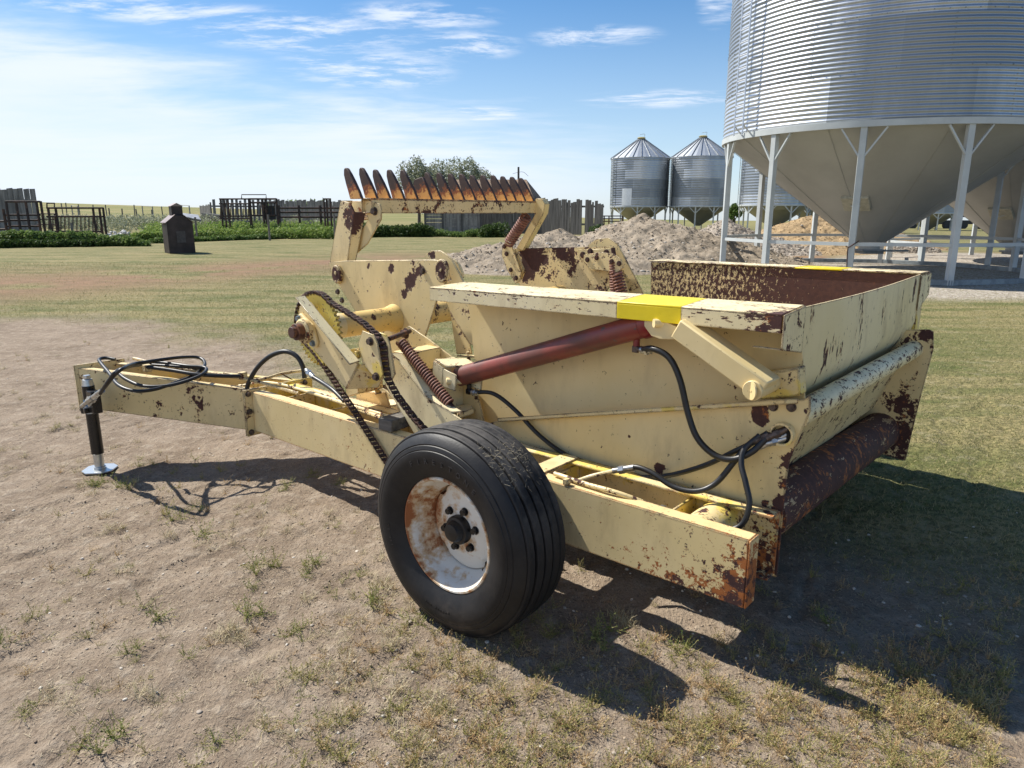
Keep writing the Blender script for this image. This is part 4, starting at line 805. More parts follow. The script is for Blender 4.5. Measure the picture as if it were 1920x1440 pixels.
def scatter(n, fn, rng):
    """points spread evenly over the view: column and forward distance drawn, thinned by fn"""
    d = 1.55 * (fn[1] / 1.55) ** rng.uniform(0, 1, n) if fn[0] == 'log' else rng.uniform(fn[0], fn[1], n)
    x = rng.uniform(-.80, .80, n) * d; keep = fn[2](x, d) > rng.uniform(0, 1, n); x, d = x[keep], d[keep]; k = ~occupied(x, d); return x[k], d[k]
r1 = np.random.default_rng(5)
# mown lawn
def lawnden(x, y): s, b_, g_ = zones(x, y); return np.clip((1 - s) * (1 - .9 * b_) * (1 - g_ * .85), 0, 1)
x, y = scatter(330000, ('log', 24.0, lawnden), r1); P = np.stack([x, y, terrain(x, y) - .004], 1); sz = .6 + .04 * y
V, F_ = blades(P, .040, .0022, 1.0, r1); V = V.reshape(-1, 5, 3); V = P[:, None] + (V - P[:, None]) * sz[:, None, None]
fast_mesh('mown_grass', V.reshape(-1, 3), F_, leafmat('mown_grass_blades', (.135, .155, .044), (.43, .355, .18), scale=1.3))
tag(bpy.data.objects['mown_grass'], 'short dry mown grass covering the yard behind and right of the rock picker', 'grass', kind='stuff')
# sparse straw litter lying on soil
def soilden(x, y): s, b_, g_ = zones(x, y); return s * (.25 + .75 * smooth(.42, .62, fbm(x, y, 31, .9, 4)))
x, y = scatter(90000, ('log', 11.0, soilden), r1); n = len(x); P = np.stack([x, y, terrain(x, y) + .003], 1)
a = r1.uniform(0, pi, n); L = r1.uniform(.004, .020, n); dv_ = np.stack([np.cos(a), np.sin(a), r1.uniform(-.05, .35, n)], 1) * L[:, None]; sv = np.stack([-np.sin(a), np.cos(a), 0 * a], 1) * .0007
V = np.stack([P - sv, P + sv, P + dv_ + sv, P + dv_ - sv], 1).reshape(-1, 3); k = np.arange(n)[:, None] * 4; fast_mesh('straw_litter', V, k + np.array([[0, 1, 2, 3]]), leafmat('straw', (.26, .20, .13), (.52, .43, .29), trans=.1, scale=20))
tag(bpy.data.objects['straw_litter'], 'pale broken straw scattered over the bare soil of the yard', 'straw', kind='stuff')
# pebbles
def icos(rng):
    bm = bmesh.new(); bmesh.ops.create_icosphere(bm, subdivisions=2, radius=1); v = np.array([p.co for p in bm.verts]); f = np.array([[q.index for q in fc.verts] for fc in bm.faces]); bm.free(); return v, f
IV, IF = icos(r1)
def rocks(P, R_, rng, flat=.6):
    Vs = []; Fs = []; 
    for i, (p, r) in enumerate(zip(P, R_)):
        s = rng.uniform(.6, 1.2, 3) * r; s[2] *= flat; q = IV * (1 + .22 * (vnoise(IV[:, 0] * 1.6 + i, IV[:, 1] * 1.6 + IV[:, 2] * 2, i % 97) - .5)[:, None] * 2); a = rng.uniform(0, 6.28); c_, s_ = cos(a), sin(a); q = q * s
        q = np.stack([q[:, 0] * c_ - q[:, 1] * s_, q[:, 0] * s_ + q[:, 1] * c_, q[:, 2]], 1) + p; Vs.append(q); Fs.append(IF + len(IV) * i)
    return np.concatenate(Vs), np.concatenate(Fs)
x, y = scatter(1500, ('log', 9.0, lambda x, y: np.clip(.30 + smooth(.2, 1.2, x) * .7, 0, 1) * np.clip(zones(x, y)[0] + .15, 0, 1)), r1); P = np.stack([x, y, terrain(x, y) + .001], 1); V, F_ = rocks(P, r1.uniform(.0025, .010, len(x)) ** 1.0, r1)
fast_mesh('pebbles', V, F_, leafmat('pebble_stone', (.30, .25, .20), (.60, .55, .47), trans=0, scale=15), smooth=True); tag(bpy.data.objects['pebbles'], 'small pale pebbles scattered over the soil beside the rock picker', 'pebbles', kind='stuff')
# soil crumbs
x, y = scatter(16000, ('log', 7.0, lambda x, y: np.clip(zones(x, y)[0], 0, 1) * smooth(.40, .60, fbm(x, y, 71, 1.6, 3))), r1); P = np.stack([x, y, terrain(x, y)], 1); IVs, IFs = IV, IF
bmo = bmesh.new(); bmesh.ops.create_icosphere(bmo, subdivisions=1, radius=1); IV = np.array([p.co for p in bmo.verts]); IF = np.array([[q.index for q in fc.verts] for fc in bmo.faces]); bmo.free()
IV2, IF2 = IV, IF; V, F_ = rocks(P, r1.uniform(.0015, .0065, len(x)), r1, .7); fast_mesh('soil_crumbs', V, F_, leafmat('soil_crumb', (.20, .148, .105), (.35, .275, .20), trans=0, scale=6), smooth=False); tag(bpy.data.objects['soil_crumbs'], 'small crumbs of dry soil strewn over the bare yard', 'soil crumbs', kind='stuff'); IV, IF = IVs, IFs
# low weeds: knotweed clumps of wiry stems with small leaves
def weed(rng, size=1.0, nst=14, dry=.4):
    V = []; F_ = []; 
    for i in range(nst):
        a = rng.uniform(0, 2 * pi); el = rng.uniform(.15, 1.1); L = size * rng.uniform(.05, .12); p = np.zeros(3); nseg = 5; d = np.array([cos(a) * cos(el), sin(a) * cos(el), sin(el)])
        for s in range(nseg):
            q = p + d * L / nseg; sd = np.cross(d, [0, 0, 1.0]); sd /= np.linalg.norm(sd) + 1e-9; wd = .0011 * size ** .3; o = len(V)
            V += [p - sd * wd, p + sd * wd, q + sd * wd * .8, q - sd * wd * .8]; F_ += [(o, o + 1, o + 2), (o, o + 2, o + 3)]
            for l in range(rng.integers(1, 4)):
                la = rng.uniform(0, 2 * pi); ld = np.array([cos(la), sin(la), rng.uniform(.1, .9)]); ld /= np.linalg.norm(ld); lw = np.cross(ld, rng.normal(size=3)); lw /= np.linalg.norm(lw); ll = rng.uniform(.006, .013) * size ** .6; ww = ll * .22; o = len(V); pp = p + (q - p) * rng.uniform()
                V += [pp, pp + ld * ll * .5 + lw * ww, pp + ld * ll, pp + ld * ll * .5 - lw * ww]; F_ += [(o, o + 1, o + 2), (o, o + 2, o + 3)]
            p = q; d = d + rng.normal(size=3) * .25; d[2] += .05; d /= np.linalg.norm(d)
    return np.array(V), np.array(F_)
WP = [weed(r1, 1.0, int(r1.integers(8, 20))) for _ in range(10)]
def plant(xs, ys, sc, protos, rng, name, mat, label, cat):
    Vs = []; Fs = []; o = 0
    zz = terrain(xs, ys)
    for x_, y_, z_, s_ in zip(xs, ys, zz, sc):
        v, f = protos[int(rng.integers(len(protos)))]; a = rng.uniform(0, 6.28); c_, n_ = cos(a), sin(a)
        q = np.stack([v[:, 0] * c_ - v[:, 1] * n_, v[:, 0] * n_ + v[:, 1] * c_, v[:, 2]], 1) * s_ + [x_, y_, z_ - .003]; Vs.append(q); Fs.append(f + o); o += len(v)
    ob = fast_mesh(name, np.concatenate(Vs), np.concatenate(Fs), mat); tag(ob, label, cat, kind='stuff'); return ob
def wden(x, y):
    s, b_, g_ = zones(x, y); c_ = smooth(.50, .66, fbm(x, y, 41, .75, 3)); base = .06 + .5 * c_
    # thick in the foreground right of centre, thin on the trodden left
    k = smooth(-1.1, .1, x) * smooth(4.2, 2.4, y); k2 = smooth(-.2, .5, x)
    return np.clip(s * (base * (.22 + 1.1 * k) + .40 * k * smooth(3.2, 2.2, y)) * (1 - .85 * k2 * smooth(2.0, 2.6, y)), 0, 1)
x, y = scatter(15000, ('log', 9.0, wden), r1); kk = r1.uniform(size=len(x)) < .55
plant(x[kk], y[kk], r1.uniform(.28, .75, kk.sum()), WP, r1, 'knotweed', leafmat('knotweed_leaf', (.20, .21, .055), (.42, .33, .14), trans=.2, scale=2.2), 'yellow green wiry weeds sprouting from the bare soil in the foreground', 'weeds')
plant(x[~kk], y[~kk], r1.uniform(.25, .7, (~kk).sum()), WP, r1, 'dry_weeds', leafmat('dry_weed', (.36, .22, .10), (.50, .38, .20), trans=.2, scale=3), 'brown dried weeds among the green ones in the foreground', 'weeds')
# bits of straw caught on the tyre tread
n = 150; th_ = r1.normal(.62, .13, n); yy_ = r1.uniform(.03, .22, n) - .07; P = np.array([toW((-.03 + .416 * sin(a), q, .40 + .416 * cos(a))) for a, q in zip(th_, yy_)]); a = r1.uniform(0, pi, n)
tg = np.array([AX * cos(t) - AZ * sin(t) for t in th_]); nr_ = np.array([AX * sin(t) + AZ * cos(t) for t in th_]); dr = tg * np.cos(a)[:, None] + AY[None] * np.sin(a)[:, None] + nr_ * r1.uniform(0, .4, (n, 1)); sv = np.cross(dr, nr_) * .0007; L = r1.uniform(.006, .02, (n, 1))
V = np.stack([P - sv, P + sv, P + dr * L + sv, P + dr * L - sv], 1).reshape(-1, 3); k = np.arange(n)[:, None] * 4
tag(fast_mesh('straw_bits', V, k + np.array([[0, 1, 2, 3]]), leafmat('tread_straw', (.22, .18, .12), (.42, .36, .25), trans=.1, scale=20)), 'bits of dry grass stuck on the tyre tread', 'straw', kind='stuff')
# hand placed clumps that the photo shows on the trodden soil
spots_px = [(268, 870, 1.0), (340, 880, .8), (205, 905, 1.3), (230, 912, 1.1), (175, 912, .9), (375, 955, .7), (325, 975, 1.2), (375, 1005, 1.3), (530, 920, .8), (590, 895, .8), (640, 905, .7), (625, 985, .6), (470, 950, .4), (120, 800, .7), (400, 810, .5), (490, 1065, 1.3), (515, 1070, 1.2), (590, 1055, 1.0), (565, 1080, .8), (665, 1080, .8), (300, 1145, 1.0), (240, 1055, .4), (470, 1105, .7), (480, 1150, 1.1), (565, 1180, .9), (700, 1125, 1.0), (640, 1110, .6), (800, 1165, 1.3), (255, 1230, .8), (370, 1225, .6), (20, 1190, .8), (55, 1160, .7), (140, 1290, .7), (200, 1385, 1.0), (420, 1380, .8), (330, 1310, .5), (60, 1340, .9), (570, 1335, .7), (1150, 1205, 1.2), (1270, 1215, .9), (1560, 1160, .9)]
pts = np.array([G(u, v) for u, v, s in spots_px for _ in range(3)]) + np.concatenate([r1.normal(size=(len(spots_px) * 3, 2)) * .035, np.zeros((len(spots_px) * 3, 1))], 1)
ss_ = np.array([s * r1.uniform(.55, .95) for u, v, s in spots_px for _ in range(3)]); ok = ~occupied(pts[:, 0], pts[:, 1])
plant(pts[ok, 0], pts[ok, 1], ss_[ok], WP, r1, 'knotweed', leafmat('knotweed_leaf_green', (.15, .19, .045), (.34, .30, .11), trans=.2, scale=4), 'green weed clumps dotted over the trodden soil left of the wheel', 'weeds')
# dry grass tufts
def tuft(rng, n=34):
    P = np.stack([rng.normal(size=n) * .018, rng.normal(size=n) * .018, np.zeros(n)], 1); return blades(P, .065, .0013, 1.3, rng)
TP = [tuft(r1) for _ in range(6)]
x, y = scatter(3000, ('log', 9.0, lambda x, y: zones(x, y)[0] * smooth(.52, .68, fbm(x, y, 51, .9, 3)) * .55), r1)
tp_ = np.array([G(u, v) for u, v in ((430, 1195), (450, 1205), (410, 1200), (440, 1185), (250, 1300), (280, 1310), (130, 1330), (1165, 1160), (1175, 1170), (1820, 1310), (90, 1310))])
x = np.concatenate([x, tp_[:, 0], tp_[:, 0] + .03, tp_[:, 0] - .02]); y = np.concatenate([y, tp_[:, 1], tp_[:, 1] - .02, tp_[:, 1] + .03]); k = ~occupied(x, y); x, y = x[k], y[k]
plant(x, y, r1.uniform(.4, 1.0, len(x)), TP, r1, 'dry_grass', leafmat('dry_grass_blades', (.40, .33, .19), (.60, .52, .33), trans=.15, scale=5), 'tufts of pale dry grass growing from the soil', 'grass')
#--SECTION--
# ================================================================== GRAIN BINS
def galv_mat(name, dark=1.0, rough=.34):
    m, t, b = new_mat(name); tc_ = t.node('ShaderNodeTexCoord').outputs['Object']; at = t.node('ShaderNodeAttribute', attribute_name='panel').outputs['Fac']
    n = t.noise(t.mapping(tc_, (1, 1, .25)), 1.6, 6, .6); f = t.noise(tc_, 24, 4, .6)
    v = t.m('ADD', t.m('MULTIPLY', at, .55), t.m('MULTIPLY', n, .45))
    c_ = t.mix(t.ss(v, .25, .75), (.64 * dark, .67 * dark, .71 * dark), (.32 * dark, .35 * dark, .385 * dark)); c_ = t.mix(t.m('MULTIPLY', t.ss(f, .5, .75), .25), c_, (.25, .26, .27))
    plug(t, b, Base_Color=c_, Metallic=.80, Roughness=t.m('ADD', rough, t.m('MULTIPLY', v, .14))); bump(t, b, f, .001, .3); return m
GV = galv_mat('galvanised_wall'); GVD = galv_mat('weathered_galvanised_wall', .86, .34)
LEG = simple('pale_grey_leg_paint', (.50, .53, .53), .5, var=.12, scale=2, bmp=.001, bscale=12); CONE = simple('beige_hopper_steel', (.37, .365, .335), .42, var=.12, scale=.8, bmp=.003, bscale=3)
def panelattr(ob, fn):
    me = ob.data; ca_ = me.attributes.new('panel', 'FLOAT', 'FACE'); ca_.data.foreach_set('value', [fn(p.center) for p in me.polygons])
def big_bin(loc, rot0, R=4.14, zr=3.52, zc=.74, label='', NL=12, ztop=9.6, ladder=True, zb=0.0):
    root = empty('grain_bin', loc); tag(root, label, 'grain bin')
    pitch = .1016; n = 168; rows = int((ztop - zr) / pitch) * 8; zs = zr + .02 + np.arange(rows + 1) * pitch / 8; rr = R + .0 + .0085 * np.sin(np.arange(rows + 1) * 2 * pi / 8)
    prof_ = [(z, r) for z, r in zip(zs, rr)] + [(zs[-1] + .02, R + .12), (zs[-1] + 2.1, .35), (zs[-1] + 2.15, .01)]
    m = MB(); th = np.linspace(0, 2 * pi, n, endpoint=False); A = np.array([[r * np.cos(th), r * np.sin(th), np.full(n, z)] for z, r in prof_]).transpose(0, 2, 1).reshape(-1, 3); k = (np.arange(len(prof_) - 1)[:, None] * n + np.arange(n)[None]).ravel(); k2 = (np.arange(len(prof_) - 1)[:, None] * n + (np.arange(n)[None] + 1) % n).ravel()
    wl = fast_mesh('corrugated_wall', A, np.stack([k, k2, k2 + n, k + n], 1), GV, root, smooth=True)
    rnd = np.random.default_rng(3); tab = rnd.uniform(0, 1, (20, 12)); th_c = .8128 * 1.0
    def fn(c_):
        row = int((c_.z - zr) / 1.1); a = (atan2(c_.y, c_.x) + .35 * (row % 2) + 10) / (2 * pi / 9); return tab[row % 20][int(a) % 9]
    panelattr(wl, fn)
    m = MB(); 
    for row in range(int((ztop - zr) / 1.1) + 1):
        z = zr + row * 1.1 + .06
        for i in range(88): a = 2 * pi * i / 88; p = np.array([cos(a), sin(a), 0]); m.cyl(p * (R + .006) + AZ * z, p * (R + .022) + AZ * z, .013, n=6)
        for j in range(9):
            a = j * 2 * pi / 9 - .35 * (row % 2)
            for q in range(11): p = np.array([cos(a), sin(a), 0]); zz = z + q * pitch; m.cyl(p * (R + .006) + AZ * zz, p * (R + .022) + AZ * zz, .011, n=6)
    o = m.build('wall_bolts', simple('bin_bolt', (.30, .31, .32), .4, metal=.8), wl); tag(o, kind='stuff')
    m = MB(); m.lathe([(zr - .04, R - .03), (zr - .04, R + .035), (zr + .10, R + .035), (zr + .10, R - .03)], (0, 0, 0), (0, 0, 1), 96, closed=True); m.build('ring_beam', LEG, root, smooth=30)
    m = MB(); m.lathe([(zr + .02, R - .03), (zc, .28), (zc - .12, .27), (zc - .12, .25), (zc + .01, .25), (zr + .02, R - .05)], (0, 0, 0), (0, 0, 1), 96, closed=True); cn = m.build('hopper_cone', CONE, root, smooth=40)
    for j in range(10):
        a = 2 * pi * j / 10 + .2; p = np.array([cos(a), sin(a), 0]); m = MB(); m.tube([p * (R - .028) + AZ * (zr + .0), p * .285 + AZ * zc], .006, 5, smooth=False); m.build('cone_seam', CONE, cn)
    m = MB(); m.box((-.32, -.32, zc - .17), (.32, .32, zc - .12)); m.box((-.26, -.26, zc - .24), (.30, .26, zc - .17)); m.beam((.2, -.3, zc - .15), (.95, -.3, zc - .15), .05, .05); m.build('slide_gate', simple('gate_steel', (.22, .23, .23), .5, metal=.5), root, .004)
    # inspection hatch on the cone
    a = rot0 - radians(38); k_ = .40; p = np.array([cos(a), sin(a), 0]); rm = .28 + (R - .31) * k_; zm = zc + (zr - zc) * k_; tz = np.array([-sin(a), cos(a), 0]); dn = (p * (R - .31) + AZ * (zr - zc)); dn /= np.linalg.norm(dn); nn = np.cross(tz, dn); nn = nn if nn[2] < 0 else -nn
    c0 = p * rm + AZ * zm + nn * .05; m = MB(); m.prism([c0 + tz * sx_ * .33 + dn * sy_ * .27 for sx_, sy_ in ((-1, -1), (1, -1), (1, 1), (-1, 1))], -nn * .12); hh = m.build('hatch', simple('hatch_paint', (.46, .43, .33), .5), cn, .01)
    m = MB(); m.tube([c0 + nn * .03 - tz * .12, c0 + nn * .07, c0 + nn * .03 + tz * .12], .012, 6); m.build('hatch_handle', CONE, hh) if False else m.build('handle', LEG, root)
    for i in range(NL):
        a = rot0 + 2 * pi * i / NL; p = np.array([cos(a), sin(a), 0]); tz = np.array([-sin(a), cos(a), 0]); Rl = R - .07
        m = MB(); m.prism([p * (Rl - .07) - tz * .07 + AZ * zb, p * (Rl + .07) - tz * .07 + AZ * zb, p * (Rl + .07) + tz * .07 + AZ * zb, p * (Rl - .07) + tz * .07 + AZ * zb], AZ * (zr - .04 - zb)); lg = m.build('leg', LEG, root, .006)
        for sg in (-1, 1):
            a2_ = a + sg * .115; q = np.array([cos(a2_), sin(a2_), 0]) * (R - .03) + AZ * (zr - .05); m = MB(); m.beam(p * (Rl + .03) + tz * sg * .06 + AZ * (zr - .66), q, .035, .055, tuple(p)); m.build('knee_brace', LEG, lg)
        m = MB(); a3_ = rot0 + 2 * pi * (i + 1) / NL; q = np.array([cos(a3_), sin(a3_), 0]) * Rl; m.beam(p * Rl + AZ * .90, q + AZ * .90, .06, .08); m.build('tie_rail', LEG, root)
        m = MB(); m.beam(p * (Rl + .02) + AZ * .06, q * 1.005 + AZ * .06, .12, .12); m.build('base_rail', simple('base_rail_paint', (.30, .34, .36), .6, var=.4, scale=5), root, .004)
    if ladder:
        a = radians(194); p = np.array([cos(a), sin(a), 0]); tz = np.array([-sin(a), cos(a), 0]); m = MB(); 
        for sg in (-1, 1): m.tube([p * (R + .02) + tz * sg * .20 + AZ * (zr + .1), p * (R + .20) + tz * sg * .20 + AZ * (zr + .28), p * (R + .22) + tz * sg * .20 + AZ * (zr + .5), p * (R + .22) + tz * sg * .20 + AZ * ztop], .019, 8)
        for z in np.arange(zr + .45, ztop, .30): m.cyl(p * (R + .22) - tz * .2 + AZ * z, p * (R + .22) + tz * .2 + AZ * z, .013, n=6)
        m.build('ladder', GV, root)
    return root
b1 = big_bin((10.05, 20.33, 0), 4.687, label='huge corrugated steel grain bin on grey legs with beige cone, nearest on the right')
b2 = big_bin((17.0, 24.4, -.25), 4.687 - .22, R=3.95, label='large grain bin half hidden behind the nearest one at the right edge', ladder=False)
m = MB(); c_ = toW((0, 0, 0)); lp = np.array([10.05 + 4.07 * cos(4.687 - 2 * pi / 12), 20.33 + 4.07 * sin(4.687 - 2 * pi / 12), 0])
pts = [lp + np.array([.12, -.08, .98]), lp + np.array([-.08, -.10, .85]), lp + np.array([-.12, -.08, .78]), lp + np.array([-.10, -.09, .3]), lp + np.array([-.12, -.1, .02])]
ch = MB(); ch.tube(pts, .014, 6); tag(ch.build('hanging_chain', M['chain']), 'short rusty chain hanging on a front leg of the nearest grain bin', 'chain')

def small_bin(R=2.75, zr=2.2, zw=6.6, zp=8.35, NL=10, mat=GVD):
    root = empty('grain_bin'); n = 64; pitch = .1016 * 2; rows = int((zw - zr) / pitch) * 4
    zs = np.linspace(zr, zw, rows + 1); rr = R + .012 * np.sin(np.arange(rows + 1) * pi / 2); th = np.linspace(0, 2 * pi, n, endpoint=False)
    A = np.array([[r * np.cos(th), r * np.sin(th), np.full(n, z)] for z, r in zip(zs, rr)]).transpose(0, 2, 1).reshape(-1, 3); k = (np.arange(rows)[:, None] * n + np.arange(n)[None]).ravel(); k2 = (np.arange(rows)[:, None] * n + (np.arange(n)[None] + 1) % n).ravel()
    wl = fast_mesh('corrugated_wall', A, np.stack([k, k2, k2 + n, k + n], 1), mat, root, smooth=True); rnd = np.random.default_rng(9); tab = rnd.uniform(0, 1, (20, 12))
    def fn(c_): row = int((c_.z - zr) / .82); a = (atan2(c_.y, c_.x) + .35 * (row % 2) + 10) / (2 * pi / 7); return tab[row % 20][int(a) % 7]
    panelattr(wl, fn)
    m = MB(); m.lathe([(zw - .03, R + .10), (zw + .02, R + .10), (zp, .35), (zp - .05, .33)], (0, 0, 0), (0, 0, 1), 22, closed=True); rf = m.build('roof', simple('galvanised_roof', (.52, .55, .58), .45, metal=.55, var=.25, scale=.6), root, smooth=0)
    m = MB()
    for i in range(22): a = 2 * pi * i / 22; p = np.array([cos(a), sin(a), 0]); m.beam(p * (R + .10) + AZ * (zw + .05), p * .36 + AZ * (zp + .03), .04, .06)
    m.build('roof_ribs', simple('roof_rib', (.30, .32, .34), .5, metal=.5), rf)
    m = MB(); m.cyl((0, 0, zp - .1), (0, 0, zp + .14), .36, n=16); m.cyl((0, 0, zp + .14), (0, 0, zp + .22), .42, .3, n=16); m.build('roof_cap', simple('yellow_cap', (.40, .33, .12), .5), rf)
    m = MB(); m.tube([(.2, 0, zp + .1), (.3, 0, zp + .5), (-.15, 0, zp + .45)], .02, 6); m.build('lid_handle', LEG, rf)
    m = MB(); m.lathe([(zr - .05, R - .04), (zr - .05, R + .05), (zr + .06, R + .05), (zr + .06, R - .04)], (0, 0, 0), (0, 0, 1), 64, closed=True); m.build('ring_beam', LEG, root, smooth=30)
    m = MB(); m.lathe([(zr, R - .03), (.55, .22), (.45, .20), (zr, R - .06)], (0, 0, 0), (0, 0, 1), 48, closed=True); m.build('hopper_cone', CONE, root, smooth=40)
    for i in range(NL):
        a = 2 * pi * i / NL + .1; p = np.array([cos(a), sin(a), 0]); tz = np.array([-sin(a), cos(a), 0]); m = MB(); m.beam(p * (R - .08) - AZ * 1.5, p * (R - .08) + AZ * (zr - .04), .12, .12, (1, 0.01, 0)); lg = m.build('leg', LEG, root)
        for sg in (-1, 1): m = MB(); a2_ = a + sg * .20; m.beam(p * (R - .03) + AZ * (zr - .6), np.array([cos(a2_), sin(a2_), 0]) * (R - .03) + AZ * (zr - .05), .06, .06, tuple(p)); m.build('knee_brace', LEG, lg)
    a = radians(198); p = np.array([cos(a), sin(a), 0]); tz = np.array([-sin(a), cos(a), 0]); m = MB()
    for sg in (-1, 1): m.beam(p * (R + .18) + tz * sg * .2 + AZ * (zr - .0), p * (R + .18) + tz * sg * .2 + AZ * (zw + .1), .045, .045, (1, .01, 0))
    for z in np.arange(zr + .1, zw, .32): m.beam(p * (R + .18) - tz * .2 + AZ * z, p * (R + .18) + tz * .2 + AZ * z, .03, .03)
    m.build('ladder', LEG, root)
    return root
sb = small_bin(); grp = 'smaller grain bins in the far row'
def at_px(u, d): return W(u, 400, d)
lab = ['far grain bin with a bright patch low on its wall, leftmost of the bins', 'far grain bin just left of the nearest bin and its legs', 'grain bin seen between the front legs of the nearest bin', 'second grain bin seen between the legs, overlapping the first', 'distant dark grain bin seen under the nearest cone']
pos = [(1197, 70.5, 0), (1310, 69.0, 0), (1452, 58, 0), (1530, 66, 0), (1742, 78, -.6)]
for i, (u, d, z) in enumerate(pos):
    o = sb if i == 0 else copy_tree(sb); p = at_px(u, d); o.location = (p[0], p[1], float(terrain(p[0], p[1])) * 0 + z + (.0)); tag(o, lab[i], 'grain bin', grp); o.rotation_euler = (0, 0, -.5 * i * .3)
    if i == 2:
        for c__ in kids(o):
            if 'wall' in c__.name: c__.data = c__.data.copy(); c__.data.materials[0] = GV
A_ = np.array(at_px(1197, 70.5)); m = MB()
th = [radians(a) for a in np.linspace(226, 246, 7)]
m.add([(2.80 * cos(a), 2.80 * sin(a), z) for z in (2.30, 3.85) for a in th] + [(2.77 * cos(a), 2.77 * sin(a), z) for z in (2.30, 3.85) for a in th], [(i, i + 1, i + 8, i + 7) for i in range(6)] + [(14 + i + 7, 14 + i + 8, 14 + i + 1, 14 + i) for i in range(6)])
m.build('new_wall_panel', simple('bright_new_steel', (.80, .82, .84), .38, metal=.6, var=.1), sb)

# ================================================================== DIRT PILES
def soil_mat(name, c1, c2, c3, sc=1.0):
    m, t, b = new_mat(name); co = t.node('ShaderNodeNewGeometry').outputs['Position']; n = t.noise(co, .8 * sc, 6, .65); f = t.noise(co, 5 * sc, 8, .7)
    c_ = t.mix(t.ss(n, .35, .65), c1, c2); c_ = t.mix(t.ss(f, .50, .72), c_, c3); plug(t, b, Base_Color=c_, Roughness=.95); b.inputs['Specular IOR Level'].default_value = .1
    bump(t, b, t.m('ADD', f, t.m('MULTIPLY', t.noise(co, 24, 5, .7), .4)), .07, .9); return m
def mound(name, cx_, cy_, rx, ry, h, rot, seed, mat, label, nst, rough=.22, peaks=((0, 0, 1),), N=240):
    u = np.linspace(-1.35, 1.35, N); Ux, Uy = np.meshgrid(u, u); c_, s_ = cos(rot), sin(rot); x = cx_ + Ux * rx * c_ - Uy * ry * s_; y = cy_ + Ux * rx * s_ + Uy * ry * c_
    base = 0
    for px_, py_, k in peaks: rr = np.hypot(Ux - px_, Uy - py_); base = np.maximum(base, k * np.clip(1 - rr / (1 - .0 * rr), -.5, 1) ** 1 if False else k * (1 - np.clip(rr, 0, 1.3)) )
    wv = (fbm(x, y, seed, 1.1, 5, .58) - .5); z = h * (base * 1.05) ; z = z - .12 * h * np.exp(-(np.hypot(Ux, Uy) * 3.2) ** 2) + wv * rough * h * 1.7 * np.clip(base * 3 + .2, 0, 1) + (fbm(x, y, seed + 9, 3.0, 5, .66) - .5) * .26 * np.clip(base * 6, 0, 1)
    edge = np.clip((1.30 - np.maximum(np.abs(Ux), np.abs(Uy))) * 4, 0, 1); z = terrain(x, y) + np.where(z > 0, z, z * .5) - .05 * (1 - edge) - .03
    idx_ = (np.arange(N - 1)[:, None] * N + np.arange(N - 1)[None]).ravel(); o = fast_mesh(name, np.stack([x.ravel(), y.ravel(), z.ravel()], 1), np.stack([idx_, idx_ + 1, idx_ + N + 1, idx_ + N], 1), mat, smooth=True)
    tag(o, label, 'dirt pile'); rg = np.random.default_rng(seed); k = rg.integers(0, N * N, nst * 4); zz = (z - terrain(x, y)).ravel(); k = k[(zz[k] > .03)][:nst]
    P = np.stack([x.ravel()[k], y.ravel()[k], z.ravel()[k]], 1) + rg.normal(size=(len(k), 3)) * [.03, .03, .0]; rad = .016 + .055 * rg.uniform(0, 1, len(k)) ** 5; V, F_ = rocks(P, rad, rg, .75)
    st = fast_mesh('stones', V, F_, STN, o, smooth=True); tag(st, kind='stuff')
    global IV, IF
    sv_ = IV, IF; IV, IF = IV2, IF2; k = rg.integers(0, N * N, 16000); zz = (z - terrain(x, y)).ravel(); k = k[zz[k] > .02][:5200]; P = np.stack([x.ravel()[k], y.ravel()[k], z.ravel()[k]], 1) + rg.normal(size=(len(k), 3)) * [.04, .04, .0]
    V, F_ = rocks(P, .010 + .038 * rg.uniform(0, 1, len(k)) ** 3, rg, .8); IV, IF = sv_; cl_ = fast_mesh('clods', V, F_, mat, o, smooth=False); tag(cl_, kind='stuff'); return o
STN = leafmat('field_stone', (.30, .265, .22), (.46, .42, .36), trans=0, scale=6)
sm1 = soil_mat('grey_soil', (.35, .29, .22), (.25, .205, .155), (.44, .375, .295)); sm2 = soil_mat('gravelly_soil', (.38, .325, .265), (.28, .235, .19), (.47, .42, .36)); sm3 = soil_mat('tan_straw_soil', (.38, .27, .15), (.31, .22, .125), (.46, .34, .20))
mound('dirt_pile', 3.1, 23.2, 5.2, 4.0, 1.55, .20, 61, sm1, 'long grey-brown dirt pile right of the toothed reel, nearest of the piles', 1100, .16, ((.18, .0, 1.0), (-.30, -.05, .68), (.45, .15, .75)))
mound('dirt_pile', 5.4, 29.5, 4.0, 2.6, 1.42, .1, 64, sm2, 'stony grey dirt pile in front of the far grain bins', 1500, .12, ((0, 0, 1.0), (.5, .2, .6)))
mound('dirt_pile', 9.6, 31.0, 2.6, 2.4, 1.45, .1, 67, sm2, 'stony dirt pile beside the left front legs of the nearest bin', 900, .16, ((-.15, 0, 1.0), (.4, -.3, .5)))
mound('dirt_pile', 14.2, 34.0, 4.6, 4.2, 1.75, .1, 71, sm3, 'tan straw-coloured dirt pile behind the legs of the nearest bin', 200, .10, ((0, 0, 1.0), (.4, .1, .7), (-.3, -.3, .5)))
mound('dirt_pile', 16.5, 30.2, 1.6, 1.0, .42, .1, 73, sm2, 'low heap of stones under the nearest bin by its gravel pad', 500, .2)

